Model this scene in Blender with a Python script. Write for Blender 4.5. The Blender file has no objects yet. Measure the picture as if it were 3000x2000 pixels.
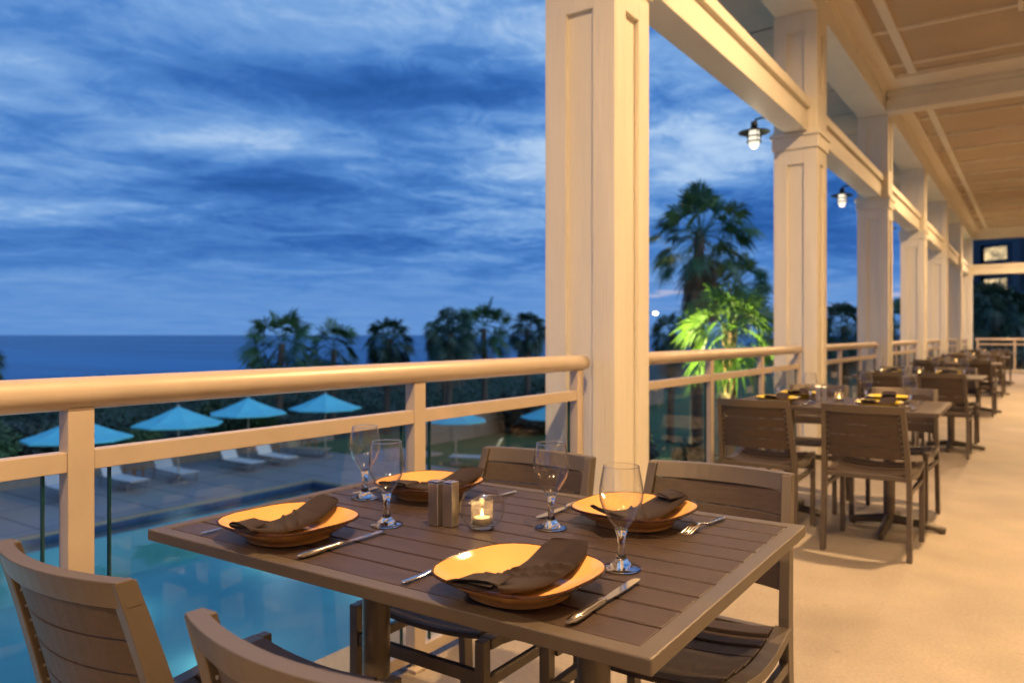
import bpy, bmesh, math, random
from math import sin, cos, pi, radians, sqrt
from mathutils import Vector, Matrix
random.seed(7)
SC = bpy.context.scene
COL = SC.collection

# ------------------------------------------------------------------ materials
def new_mat(name):
    m = bpy.data.materials.new(name); m.use_nodes = True
    nt = m.node_tree
    return m, nt, nt.nodes['Principled BSDF']

def paint(name, col, rough=0.5, metal=0.0, var=0.12, vscale=6.0, stretch=(1, 1, 1), bump=0.0, bscale=60.0, bstretch=None, spec=0.5, sheen=0.0, coat=0.0):
    m, nt, b = new_mat(name)
    N = nt.nodes; L = nt.links
    tc = N.new('ShaderNodeTexCoord'); mp = N.new('ShaderNodeMapping'); mp.inputs['Scale'].default_value = stretch
    L.new(tc.outputs['Object'], mp.inputs['Vector'])
    nz = N.new('ShaderNodeTexNoise'); nz.inputs['Scale'].default_value = vscale; nz.inputs['Detail'].default_value = 5
    L.new(mp.outputs[0], nz.inputs['Vector'])
    mx = N.new('ShaderNodeMix'); mx.data_type = 'RGBA'
    c0 = [max(0, c * (1 - var)) for c in col] + [1]; c1 = [min(1, c * (1 + var)) for c in col] + [1]
    mx.inputs['A'].default_value = c0; mx.inputs['B'].default_value = c1
    mr = N.new('ShaderNodeMapRange'); mr.inputs['From Min'].default_value = .3; mr.inputs['From Max'].default_value = .7
    L.new(nz.outputs['Fac'], mr.inputs['Value']); L.new(mr.outputs[0], mx.inputs['Factor'])
    L.new(mx.outputs['Result'], b.inputs['Base Color'])
    b.inputs['Metallic'].default_value = metal
    b.inputs['Specular IOR Level'].default_value = spec
    b.inputs['Coat Weight'].default_value = coat
    b.inputs['Sheen Weight'].default_value = sheen
    rr = N.new('ShaderNodeMapRange'); rr.inputs['To Min'].default_value = rough * .85; rr.inputs['To Max'].default_value = min(1, rough * 1.15)
    L.new(nz.outputs['Fac'], rr.inputs['Value']); L.new(rr.outputs[0], b.inputs['Roughness'])
    if bump:
        n2 = N.new('ShaderNodeTexNoise'); n2.inputs['Scale'].default_value = bscale; n2.inputs['Detail'].default_value = 4
        m2 = N.new('ShaderNodeMapping'); m2.inputs['Scale'].default_value = bstretch or stretch
        L.new(tc.outputs['Object'], m2.inputs['Vector']); L.new(m2.outputs[0], n2.inputs['Vector'])
        bp = N.new('ShaderNodeBump'); bp.inputs['Strength'].default_value = bump; bp.inputs['Distance'].default_value = .01
        L.new(n2.outputs['Fac'], bp.inputs['Height']); L.new(bp.outputs[0], b.inputs['Normal'])
    return m

def emit(name, col, s):
    m, nt, b = new_mat(name)
    b.inputs['Base Color'].default_value = (.12, .11, .1, 1)
    b.inputs['Emission Color'].default_value = (*col, 1); b.inputs['Emission Strength'].default_value = s
    return m

def thin_glass(name, tint=(1, 1, 1), edge=(.75, .78, .78), base=.04, rough=.0, amp=.9):
    m = bpy.data.materials.new(name); m.use_nodes = True
    nt = m.node_tree; N = nt.nodes; L = nt.links; N.clear()
    out = N.new('ShaderNodeOutputMaterial'); mix = N.new('ShaderNodeMixShader')
    tr = N.new('ShaderNodeBsdfTransparent'); gl = N.new('ShaderNodeBsdfGlossy'); gl.inputs['Roughness'].default_value = rough
    lw = N.new('ShaderNodeLayerWeight'); lw.inputs['Blend'].default_value = .5
    pw = N.new('ShaderNodeMath'); pw.operation = 'POWER'; pw.inputs[1].default_value = 4.0
    ma = N.new('ShaderNodeMath'); ma.operation = 'MULTIPLY_ADD'; ma.inputs[1].default_value = amp; ma.inputs[2].default_value = base
    L.new(lw.outputs['Facing'], pw.inputs[0]); L.new(pw.outputs[0], ma.inputs[0]); L.new(ma.outputs[0], mix.inputs[0])
    cm = N.new('ShaderNodeMix'); cm.data_type = 'RGBA'; cm.inputs['A'].default_value = (*tint, 1); cm.inputs['B'].default_value = (*edge, 1)
    p2 = N.new('ShaderNodeMath'); p2.operation = 'POWER'; p2.inputs[1].default_value = 3.0
    L.new(lw.outputs['Facing'], p2.inputs[0]); L.new(p2.outputs[0], cm.inputs['Factor'])
    L.new(cm.outputs['Result'], tr.inputs['Color'])
    L.new(tr.outputs[0], mix.inputs[1]); L.new(gl.outputs[0], mix.inputs[2]); L.new(mix.outputs[0], out.inputs['Surface'])
    return m

def solid_glass(name, col=(1, 1, 1), rough=0.0):
    m = bpy.data.materials.new(name); m.use_nodes = True
    nt = m.node_tree; N = nt.nodes; L = nt.links; N.clear()
    out = N.new('ShaderNodeOutputMaterial'); g = N.new('ShaderNodeBsdfGlass'); g.inputs['IOR'].default_value = 1.5
    g.inputs['Color'].default_value = (*col, 1); g.inputs['Roughness'].default_value = rough
    L.new(g.outputs[0], out.inputs['Surface']); return m

M = {}
M['white'] = paint('cream_paint', (.74, .70, .60), .55, var=.05, vscale=3, stretch=(3, 3, .4), bump=.5, bscale=62, bstretch=(1.8, 1.8, .06))
M['beam'] = paint('cream_beam_paint', (.74, .70, .60), .5, var=.04, vscale=3, bump=.12, bscale=40)
M['ceil'] = paint('ceiling_panel_paint', (.50, .40, .285), .8, spec=.15, var=.06, vscale=2, bump=.15, bscale=80)
M['batten'] = paint('ceiling_batten_paint', (.78, .71, .58), .7, spec=.2, var=.04)
M['soffit'] = paint('eave_soffit_paint', (.50, .47, .42), .7, var=.06)
M['rail'] = paint('champagne_railing_paint', (.56, .47, .37), .36, metal=.2, var=.04, vscale=12, bump=.05, bscale=400)
M['bronze'] = paint('bronze_frame_paint', (.122, .098, .076), .38, metal=.30, var=.06, vscale=9, bump=.06, bscale=500)
M['plank'] = paint('dark_faux_wood', (.056, .037, .028), .33, spec=.45, var=.22, vscale=5, stretch=(1.2, 26, 26), bump=.22, bscale=10, bstretch=(2.5, 90, 90))
M['slat'] = paint('brown_faux_teak', (.066, .047, .036), .46, spec=.3, var=.16, vscale=5, stretch=(1.2, 22, 22), bump=.22, bscale=9, bstretch=(2.5, 90, 90))
M['dark'] = paint('dark_bronze_base', (.10, .082, .06), .4, metal=.4, var=.06)
M['screw'] = paint('steel_screw', (.6, .58, .55), .3, metal=.9)
M['floor'] = paint('beige_terrace_concrete', (.42, .355, .275), .6, var=.09, vscale=2.2, bump=.12, bscale=220)
M['plate'] = paint('ochre_glaze', (.68, .37, .135), .055, var=.08, vscale=9, spec=.28)
M['plate_y'] = paint('mustard_glaze', (.74, .58, .09), .2, var=.07, vscale=7, coat=.4)
M['rim'] = paint('brown_rim_glaze', (.06, .022, .010), .22, var=.5, vscale=60)
M['napkin'] = paint('brown_napkin_linen', (.023, .0140, .0130), .9, spec=.08, var=.25, vscale=30, bump=.25, bscale=700, sheen=.12)
M['steel'] = paint('polished_steel', (.72, .70, .68), .14, metal=1, var=.04, vscale=10)
M['brushed'] = paint('brushed_steel', (.60, .57, .52), .3, metal=1, var=.10, vscale=12, stretch=(30, 30, 1))
M['glass'] = thin_glass('clear_stemware_glass', (.995, .995, .995), (.84, .84, .84), .045, rough=.07, amp=1.0)
M['jar'] = thin_glass('clear_votive_glass', (.97, .97, .95), (.62, .62, .58), .06, rough=.06, amp=.95)
M['cup'] = None
M['sglass'] = solid_glass('solid_stem_glass')
M['pane'] = thin_glass('railing_pane_glass', (.93, .97, .95), (.8, .9, .86), .05, amp=.75)
M['paneedge'] = paint('green_glass_edge', (.01, .05, .042), .12, var=.1)
def frosted():
    m = thin_glass('frosted_cup_glass', (.95, .93, .88), (.5, .48, .42), .06, amp=.8)
    nt = m.node_tree; N = nt.nodes; L = nt.links
    out = [n for n in N if n.type == 'OUTPUT_MATERIAL'][0]; src = out.inputs['Surface'].links[0].from_socket
    tl = N.new('ShaderNodeBsdfTranslucent'); tl.inputs['Color'].default_value = (.85, .78, .66, 1)
    mx = N.new('ShaderNodeMixShader'); mx.inputs[0].default_value = .22
    L.new(src, mx.inputs[1]); L.new(tl.outputs[0], mx.inputs[2]); L.new(mx.outputs[0], out.inputs['Surface']); return m
M['cup'] = frosted()
M['wax'] = paint('white_wax', (.8, .74, .6), .5)
M['flame'] = emit('candle_flame', (1, .62, .22), 30)
M['lampglow'] = emit('lamp_glow', (1, .90, .70), 1.25)
M['ceilglow'] = emit('downlight_glow', (1, .80, .52), 9)
M['black'] = paint('black_lamp_metal', (.02, .02, .02), .4, metal=.3)
M['deck'] = None
M['trunk'] = paint('palm_trunk_bark', (.12, .085, .055), .9, var=.35, vscale=5, stretch=(2, 2, 7), bump=.8, bscale=9, bstretch=(1, 1, 4))
M['leaf'] = paint('palm_leaf', (.045, .10, .030), .5, var=.4, vscale=1.6)
M['leaf2'] = paint('sabal_leaf', (.030, .065, .034), .55, var=.4, vscale=1.6)
M['leafb'] = paint('bright_palm_leaf', (.10, .20, .022), .45, var=.35, vscale=2.0)
M['dead'] = paint('dead_palm_leaf', (.22, .13, .065), .8, var=.35, vscale=2)
M['shrub'] = paint('shrub_leaf', (.030, .060, .022), .6, var=.5, vscale=.9)
M['dunegreen'] = paint('dune_plants', (.035, .070, .040), .7, var=.6, vscale=.35)
M['canopy'] = paint('turquoise_canvas', (.16, .64, .67), .75, var=.05, vscale=3)
M['pole'] = paint('pale_wood_pole', (.45, .36, .27), .5, var=.1)
M['sling'] = paint('white_sling_fabric', (.80, .76, .70), .7, var=.05, vscale=20)
M['slingtan'] = paint('tan_sling_fabric', (.46, .34, .20), .7, var=.08, vscale=20)
M['lounge_frame'] = paint('grey_lounger_frame', (.30, .28, .27), .4, metal=.3)
M['wood'] = paint('orange_hardwood', (.42, .18, .06), .5, var=.2, vscale=6, stretch=(1, 12, 12))
M['coping'] = paint('tan_coping_stone', (.33, .26, .18), .6, var=.12, vscale=2)
M['basin'] = paint('turquoise_pool_plaster', (.24, .60, .60), .6, var=.06, vscale=.8)
M['tile'] = paint('dark_blue_pool_tile', (.03, .07, .16), .25, var=.25, vscale=8)
M['grass'] = paint('lawn_grass', (.060, .115, .025), .8, var=.4, vscale=2.5)
M['sandy'] = paint('dune_soil', (.06, .07, .045), .9, var=.3, vscale=.3)
M['beach'] = paint('beach_sand', (.33, .29, .23), .9, var=.1, vscale=.1)
M['gwall'] = paint('brown_timber_wall', (.30, .20, .125), .7, var=.15, vscale=1.4, stretch=(1, 1, 8))
M['planter'] = paint('tan_planter_stone', (.32, .25, .18), .8, var=.15)
M['stucco'] = paint('warm_stucco', (.62, .55, .44), .8, var=.05)
M['bldg'] = paint('blue_grey_render', (.12, .122, .135), .8, var=.06, vscale=.3)
M['darkglass'] = paint('dark_window_glass', (.012, .014, .022), .15)
M['litwin'] = emit('lit_window', (1, .72, .34), 1.0)

def floor_speckle(m):
    nt = m.node_tree; N = nt.nodes; L = nt.links; b = N['Principled BSDF']
    src = b.inputs['Base Color'].links[0].from_socket
    tc = N.new('ShaderNodeTexCoord'); col = src
    for sc, lo, hi, fmin, fmax in ((70, .92, 1.05, .38, .62), (280, .84, 1.10, .35, .65), (.7, .86, 1.08, .35, .65), (3.1, .93, 1.04, .35, .65)):
        nz = N.new('ShaderNodeTexNoise'); nz.inputs['Scale'].default_value = sc; nz.inputs['Detail'].default_value = 3; L.new(tc.outputs['Object'], nz.inputs['Vector'])
        mr = N.new('ShaderNodeMapRange'); L.new(nz.outputs['Fac'], mr.inputs['Value'])
        for k, q in zip(('From Min', 'From Max', 'To Min', 'To Max'), (fmin, fmax, lo, hi)): mr.inputs[k].default_value = q
        mx = N.new('ShaderNodeVectorMath'); mx.operation = 'SCALE'; L.new(col, mx.inputs[0]); L.new(mr.outputs[0], mx.inputs['Scale']); col = mx.outputs[0]
    # sparse dark flecks and worn marks
    vo = N.new('ShaderNodeTexNoise'); vo.inputs['Scale'].default_value = 14; vo.inputs['Detail'].default_value = 2; L.new(tc.outputs['Object'], vo.inputs['Vector'])
    mr = N.new('ShaderNodeMapRange'); L.new(vo.outputs['Fac'], mr.inputs['Value'])
    for k, q in zip(('From Min', 'From Max', 'To Min', 'To Max'), (.70, .76, 1.0, .78)): mr.inputs[k].default_value = q
    mx = N.new('ShaderNodeVectorMath'); mx.operation = 'SCALE'; L.new(col, mx.inputs[0]); L.new(mr.outputs[0], mx.inputs['Scale']); col = mx.outputs[0]
    L.new(col, b.inputs['Base Color'])
floor_speckle(M['floor'])
def litwin_detail(m):
    nt = m.node_tree; N = nt.nodes; L = nt.links; b = N['Principled BSDF']
    tc = N.new('ShaderNodeTexCoord'); nz = N.new('ShaderNodeTexNoise'); nz.inputs['Scale'].default_value = 1.1
    L.new(tc.outputs['Object'], nz.inputs['Vector'])
    mr = N.new('ShaderNodeMapRange'); mr.inputs['From Min'].default_value = .35; mr.inputs['From Max'].default_value = .6
    mr.inputs['To Min'].default_value = .15; mr.inputs['To Max'].default_value = 1.05
    L.new(nz.outputs['Fac'], mr.inputs['Value']); L.new(mr.outputs[0], b.inputs['Emission Strength'])
litwin_detail(M['litwin'])

def deck_mat():
    m, nt, b = new_mat('grey_deck_pavers'); N = nt.nodes; L = nt.links
    tc = N.new('ShaderNodeTexCoord'); br = N.new('ShaderNodeTexBrick')
    br.inputs['Scale'].default_value = 1; br.inputs['Brick Width'].default_value = 3.0; br.inputs['Row Height'].default_value = 1.5
    br.inputs['Mortar Size'].default_value = .03; br.offset = 0
    br.inputs['Color1'].default_value = (.42, .36, .31, 1); br.inputs['Color2'].default_value = (.36, .31, .27, 1); br.inputs['Mortar'].default_value = (.07, .065, .07, 1)
    L.new(tc.outputs['Object'], br.inputs['Vector'])
    nz = N.new('ShaderNodeTexNoise'); nz.inputs['Scale'].default_value = .8; nz.inputs['Detail'].default_value = 6
    L.new(tc.outputs['Object'], nz.inputs['Vector'])
    mx = N.new('ShaderNodeMix'); mx.data_type = 'RGBA'; mx.blend_type = 'MULTIPLY'; mx.inputs['Factor'].default_value = .5
    L.new(br.outputs['Color'], mx.inputs['A']); L.new(nz.outputs['Color'], mx.inputs['B'])
    mm = N.new('ShaderNodeMix'); mm.data_type = 'RGBA'; mm.blend_type = 'MIX'; mm.inputs['Factor'].default_value = .45
    L.new(br.outputs['Color'], mm.inputs['A']); L.new(mx.outputs['Result'], mm.inputs['B'])
    L.new(mm.outputs['Result'], b.inputs['Base Color']); b.inputs['Roughness'].default_value = .45
    return m
M['deck'] = deck_mat()

def water_mat(name, tint, gl_rough, bump_scale, bump_strength, deep=None):
    m = bpy.data.materials.new(name); m.use_nodes = True
    nt = m.node_tree; N = nt.nodes; L = nt.links; N.clear()
    out = N.new('ShaderNodeOutputMaterial'); mix = N.new('ShaderNodeMixShader')
    fr = N.new('ShaderNodeFresnel'); fr.inputs['IOR'].default_value = 1.33
    tc = N.new('ShaderNodeTexCoord'); nz = N.new('ShaderNodeTexNoise'); nz.inputs['Scale'].default_value = bump_scale; nz.inputs['Detail'].default_value = 3
    L.new(tc.outputs['Object'], nz.inputs['Vector'])
    bp = N.new('ShaderNodeBump'); bp.inputs['Strength'].default_value = bump_strength; bp.inputs['Distance'].default_value = .05
    L.new(nz.outputs['Fac'], bp.inputs['Height'])
    gl = N.new('ShaderNodeBsdfGlossy'); gl.inputs['Roughness'].default_value = gl_rough
    L.new(bp.outputs[0], gl.inputs['Normal']); L.new(bp.outputs[0], fr.inputs['Normal'])
    if deep:
        tr = N.new('ShaderNodeBsdfDiffuse')
        mp = N.new('ShaderNodeMapping'); mp.inputs['Rotation'].default_value = (0, 0, -radians(34.75)); mp.inputs['Scale'].default_value = (.0022, .014, 1); L.new(tc.outputs['Object'], mp.inputs['Vector'])
        sw = N.new('ShaderNodeTexNoise'); sw.inputs['Scale'].default_value = 1; sw.inputs['Detail'].default_value = 6; sw.inputs['Roughness'].default_value = .65; L.new(mp.outputs[0], sw.inputs['Vector'])
        mr = N.new('ShaderNodeMapRange'); mr.inputs['From Min'].default_value = .32; mr.inputs['From Max'].default_value = .68; L.new(sw.outputs['Fac'], mr.inputs['Value'])
        cm = N.new('ShaderNodeMix'); cm.data_type = 'RGBA'; L.new(mr.outputs[0], cm.inputs['Factor'])
        cm.inputs['A'].default_value = (*[c * .72 for c in deep], 1); cm.inputs['B'].default_value = (*[c * 1.3 for c in deep], 1); L.new(cm.outputs['Result'], tr.inputs['Color'])
    else:
        tr = N.new('ShaderNodeBsdfTransparent'); tr.inputs['Color'].default_value = (*tint, 1)
    if deep:
        sc_ = N.new('ShaderNodeMath'); sc_.operation = 'MULTIPLY'; sc_.inputs[1].default_value = .38; L.new(fr.outputs[0], sc_.inputs[0]); L.new(sc_.outputs[0], mix.inputs[0])
    else: L.new(fr.outputs[0], mix.inputs[0])
    L.new(tr.outputs[0], mix.inputs[1]); L.new(gl.outputs[0], mix.inputs[2]); L.new(mix.outputs[0], out.inputs['Surface'])
    return m
M['poolwater'] = water_mat('pool_water', (.74, .95, .95), .03, 1.3, .16)
M['sea'] = water_mat('sea_water', None, .22, .05, .25, deep=(.024, .16, .33))

# ------------------------------------------------------------------ mesh helpers
class MB:
    def __init__(s): s.v = []; s.f = []
    def add(s, vs, fs):
        o = len(s.v); s.v += [tuple(p) for p in vs]; s.f += [tuple(i + o for i in f) for f in fs]; return s
    def box(s, c, d, R=None):
        x, y, z = d[0] / 2, d[1] / 2, d[2] / 2
        vs = [Vector(p) for p in ((-x, -y, -z), (x, -y, -z), (x, y, -z), (-x, y, -z), (-x, -y, z), (x, -y, z), (x, y, z), (-x, y, z))]
        if R is not None: vs = [R @ p for p in vs]
        vs = [p + Vector(c) for p in vs]
        return s.add(vs, [(3, 2, 1, 0), (4, 5, 6, 7), (0, 1, 5, 4), (1, 2, 6, 5), (2, 3, 7, 6), (3, 0, 4, 7)])
    def bb(s, x0, x1, y0, y1, z0, z1): return s.box(((x0 + x1) / 2, (y0 + y1) / 2, (z0 + z1) / 2), (x1 - x0, y1 - y0, z1 - z0))
    def lathe(s, prof, n=24, c=(0, 0, 0), closed=False):
        vs = []; fs = []; k = len(prof)
        for i in range(n):
            a = 2 * pi * i / n
            for r, z in prof: vs.append((c[0] + r * cos(a), c[1] + r * sin(a), c[2] + z))
        for i in range(n):
            j = (i + 1) % n
            for t in range(k - 1 + (1 if closed else 0)):
                u = (t + 1) % k
                fs.append((i * k + t, j * k + t, j * k + u, i * k + u))
        return s.add(vs, fs)
    def cyl(s, p0, p1, r0, r1=None, n=14, cap=True):
        r1 = r0 if r1 is None else r1
        p0 = Vector(p0); p1 = Vector(p1); d = (p1 - p0).normalized()
        a = d.orthogonal().normalized(); b = d.cross(a)
        vs = []
        for p, r in ((p0, r0), (p1, r1)):
            for i in range(n):
                t = 2 * pi * i / n; vs.append(p + a * (r * cos(t)) + b * (r * sin(t)))
        fs = [(i, (i + 1) % n, n + (i + 1) % n, n + i) for i in range(n)]
        if cap: fs += [tuple(range(n - 1, -1, -1)), tuple(range(n, 2 * n))]
        return s.add(vs, fs)
    def tube(s, pts, rs, n=10):
        pts = [Vector(p) for p in pts]
        if not isinstance(rs, (list, tuple)): rs = [rs] * len(pts)
        vs = []; fs = []; a = None
        for i, p in enumerate(pts):
            d = (pts[min(i + 1, len(pts) - 1)] - pts[max(i - 1, 0)]).normalized()
            if a is None: a = d.orthogonal().normalized()
            a = (a - d * a.dot(d)).normalized(); b = d.cross(a)
            for k in range(n):
                t = 2 * pi * k / n; vs.append(p + a * (rs[i] * cos(t)) + b * (rs[i] * sin(t)))
        for i in range(len(pts) - 1):
            for k in range(n):
                q = (k + 1) % n; fs.append((i * n + k, i * n + q, (i + 1) * n + q, (i + 1) * n + k))
        fs += [tuple(range(n - 1, -1, -1)), tuple((len(pts) - 1) * n + k for k in range(n))]
        return s.add(vs, fs)
    def sweep(s, frames):
        """frames: list of closed loops (lists of points) with equal counts"""
        n = len(frames[0]); vs = [p for fr in frames for p in fr]; fs = []
        for i in range(len(frames) - 1):
            for k in range(n):
                q = (k + 1) % n; fs.append((i * n + k, i * n + q, (i + 1) * n + q, (i + 1) * n + k))
        fs += [tuple(range(n - 1, -1, -1)), tuple((len(frames) - 1) * n + k for k in range(n))]
        return s.add(vs, fs)
    def mesh(s, name, m, smooth=None):
        me = bpy.data.meshes.new(name); me.from_pydata([tuple(v) for v in s.v], [], s.f)
        ms = m if isinstance(m, (list, tuple)) else [m]
        for q in ms: me.materials.append(q)
        if smooth:
            me.shade_smooth(); me.set_sharp_from_angle(angle=radians(smooth))
        me.update(); return me
    def build(s, name, m, parent=None, smooth=None, bevel=0, loc=None, fix=True):
        me = s.mesh(name, m, smooth)
        if fix and len(s.f) < 6000:
            bm = bmesh.new(); bm.from_mesh(me); bmesh.ops.recalc_face_normals(bm, faces=bm.faces); bm.to_mesh(me); bm.free()
        o = bpy.data.objects.new(name, me); COL.objects.link(o)
        if parent: o.parent = parent
        if loc: o.location = loc
        if bevel:
            b = o.modifiers.new('bevel', 'BEVEL'); b.width = bevel; b.segments = 2; b.limit_method = 'ANGLE'; b.angle_limit = radians(40)
            b.harden_normals = False
        return o

def tag(o, label=None, cat=None, group=None, kind=None):
    if label: o['label'] = label
    if cat: o['category'] = cat
    if group: o['group'] = group
    if kind: o['kind'] = kind
    return o
def thing(name, label, cat, loc=(0, 0, 0), rz=0, group=None):
    o = bpy.data.objects.new(name, None); COL.objects.link(o); o.empty_display_size = .1
    o.location = loc; o.rotation_euler = (0, 0, rz)
    return tag(o, label, cat, group)
def copy_tree(o, parent=None):
    c = o.copy(); COL.objects.link(c); c.parent = parent
    for ch in o.children: copy_tree(ch, c)
    return c
class Proto:
    """first use hands out the original, later uses a full copy"""
    def __init__(s, root): s.root = root; s.used = False
    def place(s, loc, rz, label, group=None):
        o = s.root if not s.used else copy_tree(s.root)
        s.used = True
        o.location = loc; o.rotation_euler = (0, 0, rz); o['label'] = label
        if group: o['group'] = group
        return o
def struct(o): o['kind'] = 'structure'; return o

# ------------------------------------------------------------------ layout numbers (metres; y runs along the terrace, x<0 towards the sea)
CAM_Z = 1.165
COL_Y = [3.255 + 4.067 * i for i in range(7)]       # front faces of the columns
CW = .392; CX0 = -2.052; CX1 = -1.66; CXC = (CX0 + CX1) / 2
COL_ALL = [COL_Y[0] - 4.067 * 2, COL_Y[0] - 4.067] + COL_Y
Z_DECK = -3.8
END_Y = COL_Y[-1] + CW / 2
RX = -1.80                                            # railing centre line

# ------------------------------------------------------------------ terrace shell
struct(MB().bb(-2.12, 3.6, -8, END_Y + .25, -.30, 0).build('terrace_floor', M['floor']))
tb = thing('terrace_building', 'warm stucco hotel building carrying the dining terrace', 'building', (3.6, 10, -3.8))
b = MB(); b.bb(0, .25, -18, END_Y - 9.75, 3.805, 8.5); b.build('rear_wall', M['stucco'], tb)
b = MB(); b.bb(-5.55, -5.3, -18, END_Y - 9.75, 0, 3.495); b.build('lower_wall', M['stucco'], tb)
# ceiling: panel sheet + soffit strips + battens
ce = struct(MB().bb(-1.60, 3.595, -8, END_Y - .2, 4.46, 4.56).build('ceiling', M['ceil']))
b = MB()
xs = [-1.27, -.02, 1.25, 2.5]
for x in xs: b.bb(x - .047, x + .047, -7.9, 11.05 - .43, 4.425, 4.459); b.bb(x - .047, x + .047, 11.66, END_Y - .55, 4.425, 4.459)
ybs = [9.04 - 1.197 * k for k in range(0, 14)] + [10.24]
ybs += [11.76 + 1.235 * k for k in range(0, 13) if 11.76 + 1.235 * k < END_Y - .6]
xe = [-1.464] + xs + [3.59]
for y in ybs:
    for i in range(len(xe) - 1):
        a = xe[i] + (.048 if i else 0); c = xe[i + 1] - (.048 if i < len(xe) - 2 else 0)
        b.bb(a, c, y - .02, y + .02, 4.430, 4.459)
b.build('batten_grid', M['batten'], ce)
b = MB(); b.bb(-1.655, -1.465, -7.95, 10.62, 4.40, 4.459); b.bb(-1.655, -1.465, 11.66, END_Y - .5, 4.40, 4.459)
b.bb(-1.655, 3.59, 10.622, 11.10, 4.40, 4.459); b.bb(-1.655, 3.59, 11.46, 11.658, 4.40, 4.459); b.bb(-1.655, 3.59, END_Y - .498, END_Y - .202, 4.40, 4.459)
b.build('soffit_border', M['batten'], ce)
# roof slab and eave over the sea side
struct(MB().bb(-3.0, 3.9, -8.2, END_Y + 1.0, 4.60, 4.75).build('roof', M['soffit']))
b = MB(); b.bb(-2.98, -2.06, -8.1, END_Y + .9, 4.30, 4.36)
for k in range(30): b.bb(-2.98, -2.06, -8 + 1.22 * k, -8 + 1.22 * k + .035, 4.285, 4.298)
b.build('eave_soffit', M['soffit'])['kind'] = 'structure'

# header beam (along the columns), cross beam, lintels
h = MB(); h.bb(CX0 + .01, CX1, -7.9, END_Y + .15, 4.17, 4.36); h.bb(CX0 + .01, CX1 + .02, -7.9, END_Y + .15, 4.362, 4.459)
tag(h.build('header_beam', M['beam'], bevel=.006), 'long cream header beam resting on the column tops under the ceiling edge', 'beam')
h = MB(); h.bb(CX1 + .003, 3.59, 11.16, 11.42, 4.15, 4.33); h.bb(CX1 + .024, 3.59, 11.12, 11.455, 4.332, 4.458)
tag(h.build('ceiling_beam', M['beam'], bevel=.006), 'deep cream cross beam spanning the ceiling at the third column', 'beam')
h = MB(); h.bb(CX1 + .003, 3.59, END_Y - .19, END_Y + .15, 4.16, 4.459)
tag(h.build('ceiling_beam', M['beam'], bevel=.006), 'pale cross beam closing the far end of the terrace ceiling', 'beam')
def lintel_profile(b, a, c, axis='y', off=0):
    for x0, x1, z0, z1 in ((-1.95, -1.74, 3.055, 3.235), (-1.935, -1.758, 3.236, 3.262), (-1.965, -1.715, 3.263, 3.335), (-1.955, -1.728, 3.336, 3.365)):
        if axis == 'y': b.bb(x0, x1, a, c, z0, z1)
        else: b.bb(a, c, off + x0 + 1.85, off + x1 + 1.85, z0, z1)
ordn = ['nearest', 'second', 'third', 'fourth', 'fifth', 'sixth', 'seventh']
lint = []
for i in range(1, len(COL_ALL) - 1):
    b = MB(); lintel_profile(b, COL_ALL[i] + CW + .002, COL_ALL[i + 1] - .002)
    lab = 'cream lintel beam between the %s and %s columns' % (ordn[i - 2], ordn[i - 1]) if i >= 2 else 'cream lintel beam running from behind the viewer to the nearest column'
    if i >= 2: tag(b.build('lintel_beam', M['beam'], bevel=.005), lab, 'beam', 'lintel beams between the columns')
b = MB(); lintel_profile(b, CX1 + .002, 3.59, 'x', END_Y)
tag(b.build('lintel_beam', M['beam'], bevel=.005), 'pale lintel beam crossing the far open end below the lit building', 'beam', 'lintel beams between the columns')

# ------------------------------------------------------------------ columns
def column_proto():
    t = thing('column', '', 'column')
    w = CW; r = .024; bw = .122
    def panelled(z0, z1, ztop, zbot):
        b = MB(); hw = w / 2
        b.bb(-hw + r, hw - r, -hw + r, hw - r, z0, z1)
        for sx in (-1, 1):
            for sy in (-1, 1):   # corner boards: an L round each corner
                xa, xb = sorted((sx * hw, sx * (hw - bw))); ya, yb = sorted((sy * hw, sy * (hw - r)))
                b.bb(xa, xb, ya, yb, z0 + .001, z1 - .001)
                xa, xb = sorted((sx * hw, sx * (hw - r))); ya, yb = sorted((sy * (hw - r), sy * (hw - bw)))
                b.bb(xa, xb, ya, yb, z0 + .001, z1 - .001)
        for s in (-1, 1):         # head and foot boards of each panel
            for za, zb in ((ztop, z1 - .001), (z0 + .001, zbot)):
                ya, yb = sorted((s * hw * .998, s * (hw - r)))
                b.bb(-hw + bw, hw - bw, ya, yb, za, zb)
                b.bb(*sorted((s * hw * .998, s * (hw - r))), -hw + bw, hw - bw, za, zb)
        return b
    panelled(0, 2.90, 2.76, .22).build('shaft', M['white'], t, bevel=.003)
    c = MB(); c.bb(-w / 2 - .016, w / 2 + .016, -w / 2 - .016, w / 2 + .016, 2.90, 3.015)
    c.bb(-w / 2 - .032, w / 2 + .032, -w / 2 - .032, w / 2 + .032, 3.015, 3.05); c.bb(-w / 2 - .014, w / 2 + .014, -w / 2 - .014, w / 2 + .014, 3.05, 3.075)
    c.build('capital', M['beam'], t, bevel=.004)
    panelled(3.075, 4.168, 4.0, 3.42).build('upper_pier', M['white'], t, bevel=.003)
    return Proto(t)
cp = column_proto()
for i, y in enumerate(COL_Y):
    lab = ['big cream panelled column beside the nearest table', 'cream column with a black lantern, behind the second table', 'third cream panelled column along the railing, under the cross beam',
           'fourth cream panelled column along the railing', 'fifth cream panelled column along the railing', 'sixth cream panelled column along the railing', 'corner column at the far end of the terrace'][i]
    cp.place((CXC, y + CW / 2, 0), 0, lab, 'columns along the terrace edge')
# column behind the camera carries the near railing
cp.place((CXC, COL_ALL[1] + CW / 2, 0), 0, 'cream panelled column behind the viewer', 'columns along the terrace edge')

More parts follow.
